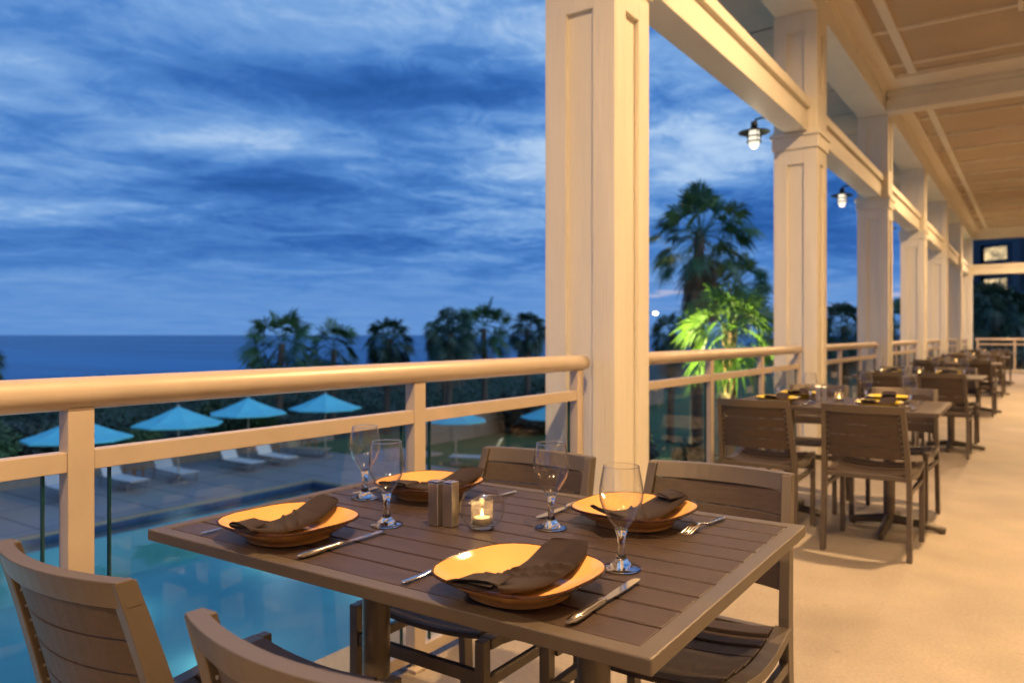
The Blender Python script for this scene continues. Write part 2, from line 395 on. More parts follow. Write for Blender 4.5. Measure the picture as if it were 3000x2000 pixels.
# ------------------------------------------------------------------ railings
def railing(label, L, posts, loc, rz, glass=True):
    """local x = 0..L along the rail"""
    t = thing('railing', label, 'railing', loc, rz, 'glass railings round the terrace')
    r = .0375; z = 1.032
    pts = [(0, 0, z)] + [(L * k / 8, 0, z) for k in range(1, 8)] + [(L, 0, z)]
    b = MB(); b.tube([(-.012, 0, z), (-.010, 0, z), (0, 0, z)] + pts[1:-1] + [(L, 0, z), (L + .010, 0, z), (L + .012, 0, z)], [r * .8, r * .93, r] + [r] * 7 + [r, r * .93, r * .8], 28)
    b.build('handrail', M['rail'], t, smooth=50)
    for p in posts:
        b = MB(); b.bb(p - .029, p + .029, -.022, .022, .012, 1.0); b.build('post', M['rail'], t, bevel=.002)
        b = MB(); b.bb(p - .055, p + .055, -.05, .05, .001, .012); b.build('base_plate', M['rail'], t, bevel=.002)
    for a, c in zip(posts[:-1], posts[1:]):
        b = MB(); b.bb(a + .0295, c - .0295, -.019, .019, .857, .902); b.build('mid_rail', M['rail'], t, bevel=.0015)
        b = MB(); b.bb(a + .0295, c - .0295, -.019, .019, .03, .07); b.build('bottom_rail', M['rail'], t, bevel=.0015)
        g = MB(); x0, x1 = a + .075, c - .075
        g.add([(x0, 0, .071), (x1, 0, .071), (x1, 0, .856), (x0, 0, .856)], [(0, 1, 2, 3)])
        gp = g.build('glass_panel', M['pane'], t, fix=False)
        for xa in (x0 - .004, x1):
            e = MB(); e.bb(xa, xa + .004, -.006, .006, .0715, .8555); e.build('glass_edge', M['paneedge'], gp)
    return t
rl = pi / 2
y0 = COL_ALL[1] + CW + .06
railing('nearest glass railing with thick round handrail beside the front table', 3.195 - y0, [p - y0 for p in (-.27, .852, 1.998, 3.135)], (RX, y0, 0), rl)
names = ['glass railing between the nearest and second columns', 'glass railing between the second and third columns', 'glass railing between the third and fourth columns',
         'glass railing between the fourth and fifth columns', 'glass railing between the fifth and sixth columns', 'glass railing between the sixth and corner columns']
for i in range(6):
    a = COL_Y[i] + CW + .07; c = COL_Y[i + 1] - .07; L = c - a
    railing(names[i], L, [.06, .06 + (L - .12) / 3, .06 + (L - .12) * 2 / 3, L - .06], (RX, a, 0), rl)
railing('end railing closing the far side of the terrace', 3.5 - CX1 - .16, [.06 + .97 * k for k in range(6)], (CX1 + .08, END_Y, 0), 0)
struct(MB().bb(CX1 + .003, 3.59, END_Y + .06, END_Y + .2, 0.004, .10).build('terrace_kerb', M['beam']))

# ------------------------------------------------------------------ ceiling lights and lanterns
WARM = (1.0, .635, .315)
def downlight(x, y, power, label):
    lit = power > 0
    t = thing('ceiling_light', label, 'ceiling light', (x, y, 4.46), 0, 'square downlights in the terrace ceiling')
    b = MB()
    for s in (-1, 1): b.bb(s * .15 - .02 if s > 0 else -.17, .17 if s > 0 else -.13, -.17, .17, -.05, -.001); b.bb(-.13, .13, *( (.13, .17) if s > 0 else (-.17, -.13)), -.05, -.001)
    b.build('frame', M['batten'], t, bevel=.003)
    MB().bb(-.129, .129, -.129, .129, -.012, -.003).build('diffuser', M['ceilglow'] if lit else M['batten'], t)
    if not lit: return t
    l = bpy.data.lights.new('downlight_lamp', 'AREA'); l.shape = 'DISK'; l.size = .13; l.energy = power; l.color = WARM; l.spread = radians(164)
    o = bpy.data.objects.new('downlight_lamp', l); COL.objects.link(o); o.parent = t; o.location = (0, 0, -.055)
    return t
DY = [-3.2, .85, 4.91, 8.97, 13.03, 17.1, 21.15, 25.2]
for i, y in enumerate(DY):
    downlight(0.02, y, [235, 195, 205, 0, 212, 200, 0, 285][i], 'square recessed downlight number %d of the row over the aisle' % (i + 1))
for i, y in enumerate(DY[::2]):  # extra row added out of view as broad fill for the terrace
    downlight(2.2, y + 1.5, 38, 'added fill downlight number %d of the unseen row by the building wall' % (i + 1))

def lantern_proto():
    t = thing('wall_lantern', '', 'lantern')
    # origin: where the arm meets the column, lantern hangs towards -x
    b = MB(); b.lathe([(.0, .0), (.05, .0), (.05, .014), (.0, .014)], 16); R = Matrix.Rotation(-pi / 2, 3, 'Y')
    b.v = [tuple(R @ Vector(p)) for p in b.v]; b.build('mount', M['black'], t, smooth=40)
    b = MB(); b.tube([(-.01, 0, 0), (-.06, 0, .06), (-.13, 0, .085), (-.20, 0, .075), (-.215, 0, .04)], .011, 8); b.build('arm', M['black'], t, smooth=50)
    b = MB(); b.lathe([(.0, .055), (.03, .055), (.034, -.005), (.06, -.018), (.150, -.045), (.148, -.052), (.05, -.03), (.0, -.03)], 28, (-.215, 0, 0)); b.build('shade', M['black'], t, smooth=50)
    b = MB(); b.lathe([(.0, -.032), (.045, -.035), (.05, -.07), (.05, -.15), (.042, -.185), (.022, -.205), (.0, -.21)], 24, (-.215, 0, 0)); b.build('jar', M['lampglow'], t, smooth=60)
    b = MB()
    for z in (-.09, -.14):
        ring = [(-.215 + .066 * cos(a), .066 * sin(a), z) for a in [2 * pi * k / 20 for k in range(21)]]
        b.tube(ring, .007, 6)
    for k in range(4):
        a = pi / 4 + k * pi / 2; b.tube([(-.215 + .062 * cos(a), .062 * sin(a), -.03), (-.215 + .066 * cos(a), .066 * sin(a), -.145)], .005, 6)
    b.build('cage', M['black'], t, smooth=50)
    l = bpy.data.lights.new('lantern_lamp', 'POINT'); l.energy = 5; l.color = (1, .86, .62); l.shadow_soft_size = .05
    o = bpy.data.objects.new('lantern_lamp', l); COL.objects.link(o); o.parent = t; o.location = (-.215, 0, -.27)
    return Proto(t)
lp = lantern_proto()
for i in (1, 2, 3, 6):
    lp.place((CX0 - .001, COL_Y[i] + .10, 3.19), 0, 'black caged lantern on the outside of the %s column' % ['', 'second', 'third', 'fourth', '', '', 'far corner'][i], 'lanterns on the columns')

# ------------------------------------------------------------------ tables
TZ = .74
def table_proto():
    t = thing('dining_table', '', 'table')
    W, D, fw, th = 1.187, .843, .032, .024
    b = MB()     # mitred frame
    o = [(-W / 2, -D / 2), (W / 2, -D / 2), (W / 2, D / 2), (-W / 2, D / 2)]; n = [(x - math.copysign(fw, x), y - math.copysign(fw, y)) for x, y in o]
    for k in range(4):
        q = (k + 1) % 4; g = .0004
        vs = [(*o[k], TZ), (*o[q], TZ), (*n[q], TZ), (*n[k], TZ)]; vs += [(x, y, TZ - th) for x, y, z in vs]
        b.add(vs, [(0, 1, 2, 3), (7, 6, 5, 4), (0, 4, 5, 1), (2, 6, 7, 3)])
    bm_o = b.build('frame', M['bronze'], t)
    bm = bmesh.new(); bm.from_mesh(bm_o.data); bmesh.ops.remove_doubles(bm, verts=bm.verts, dist=1e-5); bmesh.ops.recalc_face_normals(bm, faces=bm.faces); bm.to_mesh(bm_o.data); bm.free()
    bv = bm_o.modifiers.new('bevel', 'BEVEL'); bv.width = .0025; bv.segments = 2
    b = MB(); npl = 10; iy0 = -D / 2 + fw + .0015; pw = (D - 2 * fw - .003) / npl
    for k in range(npl): b.bb(-W / 2 + fw + .001, W / 2 - fw - .001, iy0 + k * pw + .0029, iy0 + (k + 1) * pw - .0029, TZ - .019, TZ - .0015)
    b.build('planks', M['plank'], t, bevel=.002)
    b = MB(); b.bb(-.50, .50, -.06, -.02, TZ - .045, TZ - .0245); b.bb(-.50, .50, .02, .06, TZ - .045, TZ - .0245); b.build('underframe', M['dark'], t)
    for sx in (-.295, .295):
        b = MB(); b.cyl((sx, -.02, .055), (sx, -.02, TZ - .046), .033, n=24); b.build('post', M['bronze'], t, smooth=40)
        b = MB()
        for ax, ay, ln in ((1, 0, .30), (-1, 0, .22 if sx > 0 else .30), (0, 1, .36), (0, -1, .36)):
            if sx < 0 and ax > 0: ln = .22
            p = [(sx + ax * ln * q, -.02 + ay * ln * q, .055 - .035 * q ** 1.5) for q in (.02, .3, .6, .9, 1)]
            b.tube(p, [.03, .026, .023, .021, .016], 10)
            b.cyl((sx + ax * ln * .93, -.02 + ay * ln * .93, 0), (sx + ax * ln * .93, -.02 + ay * ln * .93, .02), .017, n=10)
        b.build('pedestal_foot', M['dark'], t, smooth=50)
    return Proto(t)

def bowpts(hw, n, bow):   # x, dy across a concave back (bulges to -y in the middle)
    return [(hw * (2 * k / n - 1), -bow * (1 - (2 * k / n - 1) ** 2)) for k in range(n + 1)]
def chair_proto():
    t = thing('dining_chair', '', 'chair')
    bow = .038
    def sp(z):            # rear stile line: centre x and y at height z
        if z < .43: q = z / .43; return .211 - .004 * q, .0 + .035 * q - .012 * q * q
        q = (z - .43) / .37; return .207 - .020 * q, .023 - .085 * q - .018 * q * q
    # stiles (rear legs running up into the back)
    for s in (-1, 1):
        fr = []
        for k in range(13):
            z = .80 * k / 12; x, y = sp(z); hw = .0125; hd = .019 + .004 * min(1, z / .43) if z < .43 else .023 - .006 * (z - .43) / .37
            fr.append([(s * x - hw, y - hd, z), (s * x + hw, y - hd, z), (s * x + hw, y + hd, z), (s * x - hw, y + hd, z)])
        b = MB(); b.sweep(fr); b.build('rear_leg', M['bronze'], t, bevel=.002)
    # top rail
    def bowed(z0, z1, th, hw0, hw1, yo=0.0, n=12):
        b = MB(); fr = []
        y_0 = sp(z0)[1] + yo; y_1 = sp(z1)[1] + yo
        for (xa, d), (xb, d2) in zip(bowpts(hw0, n, bow), bowpts(hw1, n, bow)):
            fr.append([(xa, y_0 + d - th / 2, z0), (xa, y_0 + d + th / 2, z0), (xb, y_1 + d2 + th / 2, z1), (xb, y_1 + d2 - th / 2, z1)])
        return b.sweep(fr)
    bowed(.760, .803, .028, sp(.76)[0] + .013, sp(.803)[0] + .013).build('top_rail', M['bronze'], t, bevel=.002)
    # back slats
    zz = .522; hgt = .0570
    for k in range(4):
        z0 = zz + k * (hgt + .0025); z1 = z0 + hgt
        bowed(z0, z1, .013, sp(z0)[0] - .014, sp(z1)[0] - .014).build('back_slat', M['slat'], t, bevel=.002)
    b = MB()
    for k in range(4):
        for q in (.25, .75):
            z = zz + k * (hgt + .0025) + hgt * q; x, y = sp(z)
            for s in (-1, 1): b = MB(); b.cyl((s * (x - .019), y - .0085, z), (s * (x - .019), y - .0125, z), .0028, n=8); b.build('screw', M['screw'], t, smooth=40)
    pass
    # seat side rails, front legs, front and side stretchers
    for s in (-1, 1):
        fr = []
        for k in range(11):
            q = k / 10; y = .035 + .43 * q; z = .432 - .022 * sin(pi * min(1, q * 1.15)) + .008 * q; x = .203 + .004 * q
            fr.append([(s * x - .019, y, z - .013), (s * x + .019, y, z - .013), (s * x + .019, y, z + .012), (s * x - .019, y, z + .012)])
        b = MB(); b.sweep(fr); b.build('seat_rail', M['bronze'], t, bevel=.002)
        b = MB(); b.bb(s * .209 - .0135, s * .209 + .0135, .4655, .4925, 0, .452); b.build('front_leg', M['bronze'], t, bevel=.002)
        b = MB(); b.bb(s * .209 - .009, s * .209 + .009, .03, .465, .335, .36); b.build('side_stretcher', M['bronze'], t, bevel=.002)
    b = MB(); b.bb(-.195, .195, .471, .487, .345, .378); b.build('front_stretcher', M['bronze'], t, bevel=.002)
    b = MB(); b.bb(-.197, .197, .010, .032, .405, .43); b.build('rear_stretcher', M['bronze'], t, bevel=.002)
    # seat slats, dished across
    for k in range(7):
        y0_ = .038 + k * .0613; y1_ = y0_ + .056
        fr = []
        for j in range(11):
            u = 2 * j / 10 - 1; x = .183 * u; qm = ((y0_ + y1_) / 2 - .035) / .43
            zc = .440 - .022 * sin(pi * min(1, qm * 1.15)) + .008 * qm - .016 * (1 - u * u)
            fr.append([(x, y0_, zc - .006), (x, y1_, zc - .006), (x, y1_, zc + .007), (x, y0_, zc + .007)])
        b = MB(); b.sweep(fr); b.build('seat_slat', M['slat'], t, bevel=.002)
    return Proto(t)

# tableware ---------------------------------------------------------------
def sq(a, th, n=3.0):
    c, s = abs(cos(th)), abs(sin(th)); return a / ((c ** n + s ** n) ** (1 / n))
def plate_mesh(mat):
    N = 64
    rings = [(0, .010, 0), (.5, .0095, .3), (.66, .012, .7), (.80, .021, .9), (.93, .0335, 1), (.985, .039, 1)]     # fraction, z, squareness
    a = .129
    def ring(f, z, s): return [((1 - s) * a * f * 1.04 + s * sq(a * f, 2 * pi * k / N)) and (((1 - s) * a * f * 1.04 + s * sq(a * f, 2 * pi * k / N)) * cos(2 * pi * k / N), ((1 - s) * a * f * 1.04 + s * sq(a * f, 2 * pi * k / N)) * sin(2 * pi * k / N), z) for k in range(N)]
    under = [(.985, .0345, 1), (.90, .027, 1), (.76, .014, .85), (.66, .007, .5), (.64, .0, .3), (.58, .0, .3), (.56, .004, .3)]
    b = MB(); vs = []; fs = []
    allr = [ring(f, z, s) for f, z, s in rings[1:]] + [ring(f, z, s) for f, z, s in under]
    vs.append((0, 0, .0095)); [vs.extend(r) for r in allr]
    for k in range(N): fs.append((0, 1 + k, 1 + (k + 1) % N))
    for i in range(len(allr) - 1):
        if i == len(rings) - 2: continue
        for k in range(N): q = (k + 1) % N; fs.append((1 + i * N + k, 1 + i * N + q, 1 + (i + 1) * N + q, 1 + (i + 1) * N + k))
    li = len(allr) - 1
    fs.append(tuple(1 + li * N + k for k in range(N)))
    b.add(vs, fs)
    # rim band: small rolled edge
    r = MB(); r.sweep_loop = None
    prof = [(.990, .0393), (1.002, .0401), (1.0095, .0378), (1.003, .0342), (.985, .0335)]
    vs = []; fs = []
    for k in range(N):
        th = 2 * pi * k / N; w = 1 + .0035 * sin(7 * th) + .002 * sin(13 * th + 1)
        for f, z in prof: vs.append((sq(a * (f if f < .99 else f * w), th) * cos(th), sq(a * (f if f < .99 else f * w), th) * sin(th), z))
    P = len(prof)
    for k in range(N):
        q = (k + 1) % N
        for i in range(P): j = (i + 1) % P; fs.append((k * P + i, q * P + i, q * P + j, k * P + j))
    r.add(vs, fs)
    return b, r
def plate_proto(mat):
    b, r = plate_mesh(mat)
    o = b.build('plate', M[mat], smooth=45); o['category'] = 'plate'
    r.build('rim', M['rim'], o, smooth=60)
    return Proto(o)
def napkin_proto(seed, flip=1):
    rnd = random.Random(seed); b = MB(); n = 64; K = 28; fr = []; inner = []
    for i in range(n + 1):
        s = i / n; y = -.140 + .275 * s
        zc = .0215 + .0265 * (2 * s - 1) ** 2 + (.006 * max(0, s - .75) / .25)
        hw = .0385 + .005 * sin(2.2 * s + .4) + .006 * max(0, s - .6)
        hh = (.0068 + .0012 * sin(3 * s)) * (1 if s < .8 else 1 - .55 * (s - .8) / .2)
        if s > .9: hw *= 1 - .25 * ((s - .9) / .1) ** 2
        xo = flip * .010 * sin(2.6 * s - .8)
        lp_ = []
        for k in range(K):
            a = 2 * pi * k / K; cx = math.copysign(abs(cos(a)) ** .75, cos(a)); cz = math.copysign(abs(sin(a)) ** .8, sin(a))
            x = xo + hw * cx; z = zc + hh * cz
            if sin(a) > .1:   # pleats crossing the top at a slant
                u = s - flip * .13 * cx
                for c0, w0, h0 in ((.47, .012, .0085), (.60, .012, .0095)):
                    d = (u - c0) / w0
                    z += h0 * (math.exp(-d * d * (1 if d < 0 else .12)) ) * (1 if d < 0 else 1 - min(1, d / 6)) * sin(a)
                z += .0006 * sin(9 * s + 3 * cx + seed) * sin(a)
            lp_.append((x, y + flip * .012 * cx * (1 if i in (0, n) else .4), z))
        fr.append(lp_)
    vs = []; fs = []
    for l in fr: vs += l
    for i in range(n):
        for k in range(K): q = (k + 1) % K; fs.append((i * K + k, i * K + q, (i + 1) * K + q, (i + 1) * K + k))
    fs.append(tuple(n * K + k for k in range(K)))
    # hollow mouth at the near end with a second folded layer inside
    base = len(vs)
    for d, sc_, zo in ((0.0015, .86, 0), (.05, .74, 0)):
        for k in range(K):
            x, y, z = fr[0][k]; cz = .048; vs.append((x * sc_, y + d, cz + (z - cz) * (sc_ - .18)))
    for k in range(K): q = (k + 1) % K; fs.append((q, k, base + k, base + q)); fs.append((base + q, base + k, base + K + k, base + K + q))
    fs.append(tuple(base + K + k for k in range(K)))
    b.add(vs, fs)
    b.bb(-.024, .024, -.138, -.08, .0475, .0487)
    o = b.build('napkin', M['napkin'], smooth=55, fix=False); o['category'] = 'napkin'
    return Proto(o)
def glass_proto():
    t = thing('wine_glass', '', 'wine glass')
    bowl = [(.0015, .072), (.010, .073), (.0165, .080), (.026, .094), (.0345, .110), (.0397, .126), (.0405, .136), (.0395, .148), (.0365, .166), (.0328, .186)]
    b = MB(); b.lathe(bowl, 40); b.lathe([(max(.0008, r - .0012), z + (.0016 if z < .08 else 0)) for r, z in bowl], 40); b.build('bowl', M['glass'], t, smooth=80, fix=False)
    b = MB(); ring = [(.0328 * cos(2 * pi * k / 40), .0328 * sin(2 * pi * k / 40), .1862) for k in range(41)]; b.tube(ring, .0008, 8); b.build('rim', M['sglass'], t, smooth=80)
    base = [(0, .0002), (.034, .0004), (.0362, .0014), (.0358, .0026), (.028, .0045), (.018, .009), (.011, .017), (.0078, .026), (.0066, .036), (.0066, .046), (.0078, .056), (.0105, .066), (.0125, .0715), (.009, .0716), (0, .0716)]
    b = MB(); b.lathe(base, 32); b.build('stem', M['sglass'], t, smooth=70)
    return Proto(t)
def candle_protos():
    t = thing('candle_holder', '', 'candle holder')
    prof = []
    for k in range(15):
        a = radians(-57 + k * (57 + 46) / 14); prof.append((.050 * cos(a), .043 + .050 * sin(a) * .98))
    z0 = prof[0][1]; prof = [(r, z - z0 + .003) for r, z in prof]
    b = MB(); b.lathe([(0, .0008), (.024, .0008)] + prof, 40); b.build('bowl', M['jar'], t, smooth=80, fix=False)
    b = MB(); b.lathe([(.0, .0009), (.026, .0012), (.0285, .004), (.024, .0075), (0, .0078)], 32); b.build('base', M['sglass'], t, smooth=60)
    b = MB(); b.lathe([(0, .009), (.021, .009), (.0235, .013), (.0242, .064)], 32); b.build('cup', M['cup'], t, smooth=80, fix=False)
    u = thing('tealight', '', 'candle')
    b = MB(); b.lathe([(0, .0), (.0192, .0), (.0195, .015), (.0185, .015), (.018, .0140)], 24); b.build('metal_cup', M['brushed'], u, smooth=40)
    b = MB(); b.lathe([(.0182, .0138), (.012, .0132), (0, .0132)], 24); b.build('wax', M['wax'], u, smooth=60)
    b = MB(); b.cyl((0, 0, .013), (0, 0, .019), .0007, n=6); b.build('wick', M['black'], u)
    b = MB(); b.lathe([(0, .0165), (.0019, .018), (.0026, .0205), (.0021, .0245), (.0010, .029), (0, .032)], 14); b.build('flame', M['flame'], u, smooth=70)
    l = bpy.data.lights.new('flame_light', 'POINT'); l.energy = .05; l.color = (1, .55, .18); l.shadow_soft_size = .006
    o = bpy.data.objects.new('flame_light', l); COL.objects.link(o); o.parent = u; o.location = (0, 0, .042)
    return Proto(t), Proto(u)
def shaker_proto():
    t = thing('shaker', '', 'shaker')
    b = MB(); b.bb(-.0135, .0135, -.0135, .0135, 0, .094); b.build('body', M['brushed'], t, bevel=.0015)
    b = MB(); b.bb(-.0132, .0132, -.0132, .0132, .0945, .0985); b.build('cap', M['steel'], t, bevel=.001)
    b = MB()
    for x, y in ((0, 0), (.003, 0), (-.003, 0), (0, .003), (0, -.003)): b.cyl((x, y, .0984), (x, y, .0989), .0008, n=6)
    b.build('holes', M['black'], t)
    return Proto(t)
def knife_proto():
    t = thing('table_knife', '', 'knife')          # lies along +y, handle end at 0
    fr = []
    for q, w, h_ in ((0, .004, .0025), (.01, .0082, .005), (.03, .0092, .0058), (.06, .008, .0055), (.09, .0066, .005), (.104, .0075, .0052), (.110, .006, .0045), (.116, .0045, .0035)):
        fr.append([(w * cos(a), q, .0062 + h_ * sin(a)) for a in [2 * pi * k / 12 for k in range(12)]])
    b = MB(); b.sweep(fr); b.build('handle', M['steel'], t, smooth=60)
    fr = []
    for q, w0, w1 in ((.116, -.0045, .0045), (.125, -.006, .0062), (.15, -.0075, .0075), (.19, -.0085, .0078), (.22, -.0085, .0074), (.235, -.007, .0066), (.242, -.0035, .0055), (.2445, .001, .0045)):
        fr.append([(w0, q, .0036), (w1, q, .0040), (w1, q, .0058), (w0, q, .0050)])
    b = MB(); b.sweep(fr); b.build('blade', M['steel'], t, smooth=35)
    return Proto(t)
def fork_proto():
    t = thing('table_fork', '', 'fork')            # handle end at 0, tines at +y
    def zc(q): return .004 + .010 * math.exp(-((q - .135) / .035) ** 2) - (.0 if q < .16 else .001)
    fr = []
    for q, w, h_ in ((0, .003, .0012), (.006, .0078, .0017), (.03, .0072, .0017), (.06, .005, .0018), (.09, .0036, .002), (.115, .0032, .0022), (.130, .006, .0018), (.140, .0105, .0013), (.150, .0122, .0011), (.158, .0122, .001)):
        fr.append([(w * cos(a), q, zc(q) + h_ * sin(a)) for a in [2 * pi * k / 10 for k in range(10)]])
    b = MB(); b.sweep(fr); b.build('handle', M['steel'], t, smooth=60)
    b = MB()
    for x in (-.0102, -.0034, .0034, .0102):
        b.tube([(x, .156, zc(.156)), (x, .175, zc(.175)), (x, .192, zc(.192) - .0005), (x * .97, .203, zc(.2) + .002)], [.0019, .0016, .0013, .0007], 6)
    b.build('tines', M['steel'], t, smooth=60)
    return Proto(t)

P_table, P_chair, P_glass, P_knife, P_fork, P_shaker = table_proto(), chair_proto(), glass_proto(), knife_proto(), fork_proto(), shaker_proto()
P_plate = {'a': plate_proto('plate'), 'b': plate_proto('plate_y')}
P_nap = [napkin_proto(1), napkin_proto(2, -1), napkin_proto(5)]
P_ch, P_tl = candle_protos()

TN = ['front table', 'second table', 'third table', 'fourth table', 'fifth table', 'last table']
TC = [(-1.0125, 1.334), (-1.03, 5.10), (-1.02, 9.02), (-1.02, 13.45), (-1.02, 17.55), (-1.02, 21.6)]
SEAT = {'nl': 'near railing-side', 'nr': 'near aisle-side', 'fl': 'far railing-side', 'fr': 'far aisle-side'}
for ti, (cx, cy) in enumerate(TC):
    T = TN[ti]; rot = radians(.6) if ti == 0 else radians([0, .4, -.6, .5, -.3, .6][ti])
    tl = ['slatted bronze dining table in the foreground, laid for four', 'slatted bronze dining table by the second column, second from the viewer'][ti] if ti < 2 else 'slatted bronze dining table, the %s along the railing' % TN[ti].split()[0]
    P_table.place((cx, cy, 0), rot, tl, 'dining tables along the railing')
    def at(x, y, z=0): return (cx + x, cy + y, z)
    if ti == 0:
        ch = {'nl': (-.292, -.664, .01), 'nr': (.300, -.676, -.02), 'fl': (-.262, .560, pi), 'fr': (.293, .620, pi + .01)}
    else:
        j = random.Random(ti); ch = {'nl': (-.275 + j.uniform(-.02, .02), -.775 + j.uniform(-.03, .05), j.uniform(-.05, .05)), 'nr': (.295 + j.uniform(-.02, .02), -.755 + j.uniform(-.02, .02), j.uniform(-.04, .03)),
                                     'fl': (-.27, .60 + j.uniform(-.03, .04), pi + j.uniform(-.04, .04)), 'fr': (.29, .58 + j.uniform(-.03, .04), pi + j.uniform(-.04, .04))}
    for k, (x, y, r) in ch.items():
        P_chair.place(at(x, y), r, 'bronze slat-back chair at the %s seat of the %s' % (SEAT[k], T), 'slat-back chairs at the tables')
    pl = {'nl': (-.29, -.285), 'nr': (.305, -.292), 'fl': (-.315, .195), 'fr': (.262, .236)}
    if ti: pl = {k: (x + random.uniform(-.012, .012), y + random.uniform(-.01, .01)) for k, (x, y) in {'nl': (-.29, -.26), 'nr': (.29, -.27), 'fl': (-.29, .23), 'fr': (.27, .23)}.items()}
    colr = 'ochre' if ti == 0 else 'mustard'
    for k, (x, y) in pl.items():
        P_plate['a' if ti == 0 else 'b'].place(at(x, y, TZ), random.uniform(-.06, .06), '%s plate at the %s seat of the %s' % (colr, SEAT[k], T), 'plates on the tables')
        nv = {'nl': 1, 'nr': 0, 'fl': 2, 'fr': 1}[k]
        nr = {'nl': .12, 'nr': .03, 'fl': -.12, 'fr': pi - .30}[k] if ti == 0 else {'nl': -.3, 'nr': -.2, 'fl': .2, 'fr': .15}[k] + random.uniform(-.2, .2)
        nx = {'nl': .0, 'nr': .012, 'fl': .02, 'fr': .015}[k] if ti == 0 else 0
        ny = {'nl': .0, 'nr': .0, 'fl': .0, 'fr': -.01}[k] if ti == 0 else 0
        P_nap[nv].place(at(x + nx, y + ny, TZ + .002), nr, 'folded brown napkin across the plate at the %s seat of the %s' % (SEAT[k], T), 'brown napkins on the plates')
    gl = {'nl': (-.185, -.101), 'nr': (.390, -.087), 'fl': (-.430, .071), 'fr': (.131, .088)} if ti == 0 else {'nl': (-.14, -.12), 'nr': (.42, -.13), 'fl': (-.40, .10), 'fr': (.14, .12)}
    for k, (x, y) in gl.items():
        P_glass.place(at(x, y, TZ), random.uniform(0, 6), 'empty stemmed glass serving the %s seat of the %s' % (SEAT[k], T), 'stemmed glasses on the tables')
    c = (.0065, .0) if ti == 0 else (.0, .03)
    P_ch.place(at(c[0], c[1], TZ), 0, 'round glass candle holder in the middle of the %s' % T, 'candle holders on the tables')
    P_tl.place(at(c[0], c[1], TZ + .0092), 0, 'lit tealight inside the glass holder of the %s' % T, 'tealights on the tables')
    for q, (x, y) in enumerate(((-.095, -.035), (-.062, -.025)) if ti == 0 else ((-.12, .0), (-.085, .01))):
        P_shaker.place(at(x, y, TZ), .05 + (.0 if ti == 0 else .2), 'square steel shaker on the %s, the one %s the candle' % (T, ['farther from', 'next to'][q]), 'steel shakers on the tables')
    if ti < 3:
        kn = {'nl': (-.138, -.390, .01, .0), 'nr': (.4505, -.380, .015, .0), 'fl': (-.490, .320, pi + .05, 0), 'fr': (.0675, .375, pi, 0)} if ti == 0 else {'nl': (-.12, -.38, 0, 0), 'nr': (.46, -.38, 0, 0), 'fl': (-.47, .36, pi, 0), 'fr': (.09, .36, pi, 0)}
        fk = {'nl': (-.447, -.390, 0), 'nr': (.1235, -.382, 0), 'fl': (-.147, .352, pi), 'fr': (.418, .385, pi - .10)} if ti == 0 else {'nl': (-.46, -.37, 0), 'nr': (.12, -.37, 0), 'fl': (-.12, .36, pi), 'fr': (.44, .36, pi)}
        for k, (x, y, r, _) in kn.items(): P_knife.place(at(x, y, TZ), r, 'steel knife at the %s seat of the %s' % (SEAT[k], T), 'knives on the tables')
        for k, (x, y, r) in fk.items(): P_fork.place(at(x, y, TZ), r, 'steel fork at the %s seat of the %s' % (SEAT[k], T), 'forks on the tables')

# ------------------------------------------------------------------ pool, deck, ground, sea
PX0, PX1, PY0, PY1 = -20.3, -6.6, -9.0, 17.3
WZ = Z_DECK - .16
b = MB()
for x0, x1, y0_, y1_ in ((-27.2, PX0 - .24, -30, 24.5), (PX0 - .24, PX1 + .24, -30, PY0 - .24), (PX0 - .24, PX1 + .24, PY1 + .24, 22.0), (PX1 + .24, -2.12, -30, 22.0)):
    b.bb(x0, x1, y0_, y1_, Z_DECK - .3, Z_DECK)
struct(b.build('pool_deck', M['deck']))
b = MB(); zt = Z_DECK + .03
b.bb(PX0 - .24, PX0, PY0 - .24, PY1 + .24, Z_DECK - .05, zt); b.bb(PX1, PX1 + .24, PY0 - .24, PY1 + .24, Z_DECK - .05, zt)
b.bb(PX0, PX1, PY1, PY1 + .24, Z_DECK - .05, zt); b.bb(PX0, PX1, PY0 - .24, PY0, Z_DECK - .05, zt)
struct(b.build('pool_coping', M['coping'], bevel=.02))
b = MB(); b.bb(PX0 - .05, PX0 - .002, PY0, PY1, WZ - 1.4, Z_DECK - .052); b.bb(PX1 + .002, PX1 + .05, PY0, PY1, WZ - 1.4, Z_DECK - .052)
b.bb(PX0, PX1, PY1 + .002, PY1 + .05, WZ - 1.4, Z_DECK - .052); b.bb(PX0, PX1, PY0 - .05, PY0 - .002, WZ - 1.4, Z_DECK - .052); b.bb(PX0, PX1, PY0, PY1, WZ - 1.45, WZ - 1.4)
struct(b.build('pool_basin', M['basin']))
b = MB(); b.bb(PX0, PX0 + .004, PY0, PY1, WZ - .22, Z_DECK - .052); b.bb(PX0 + .004, PX1, PY1 - .004, PY1, WZ - .22, Z_DECK - .052)
struct(b.build('pool_tile_band', M['tile']))
b = MB(); n = 1; b.add([(PX0, PY0, WZ), (PX1, PY0, WZ), (PX1, PY1, WZ), (PX0, PY1, WZ)], [(0, 1, 2, 3)])
struct(b.build('pool_water', M['poolwater'], fix=False))
for i, (x, y) in enumerate([(a, c) for a in (-9, -13.4, -17.8) for c in (-1, 4, 9, 14)]):
    l = bpy.data.lights.new('pool_lamp', 'POINT'); l.energy = 32; l.color = (.74, .92, 1.0); l.shadow_soft_size = .4
    o = bpy.data.objects.new('pool_lamp', l); COL.objects.link(o); o.location = (x, y, WZ - .7)

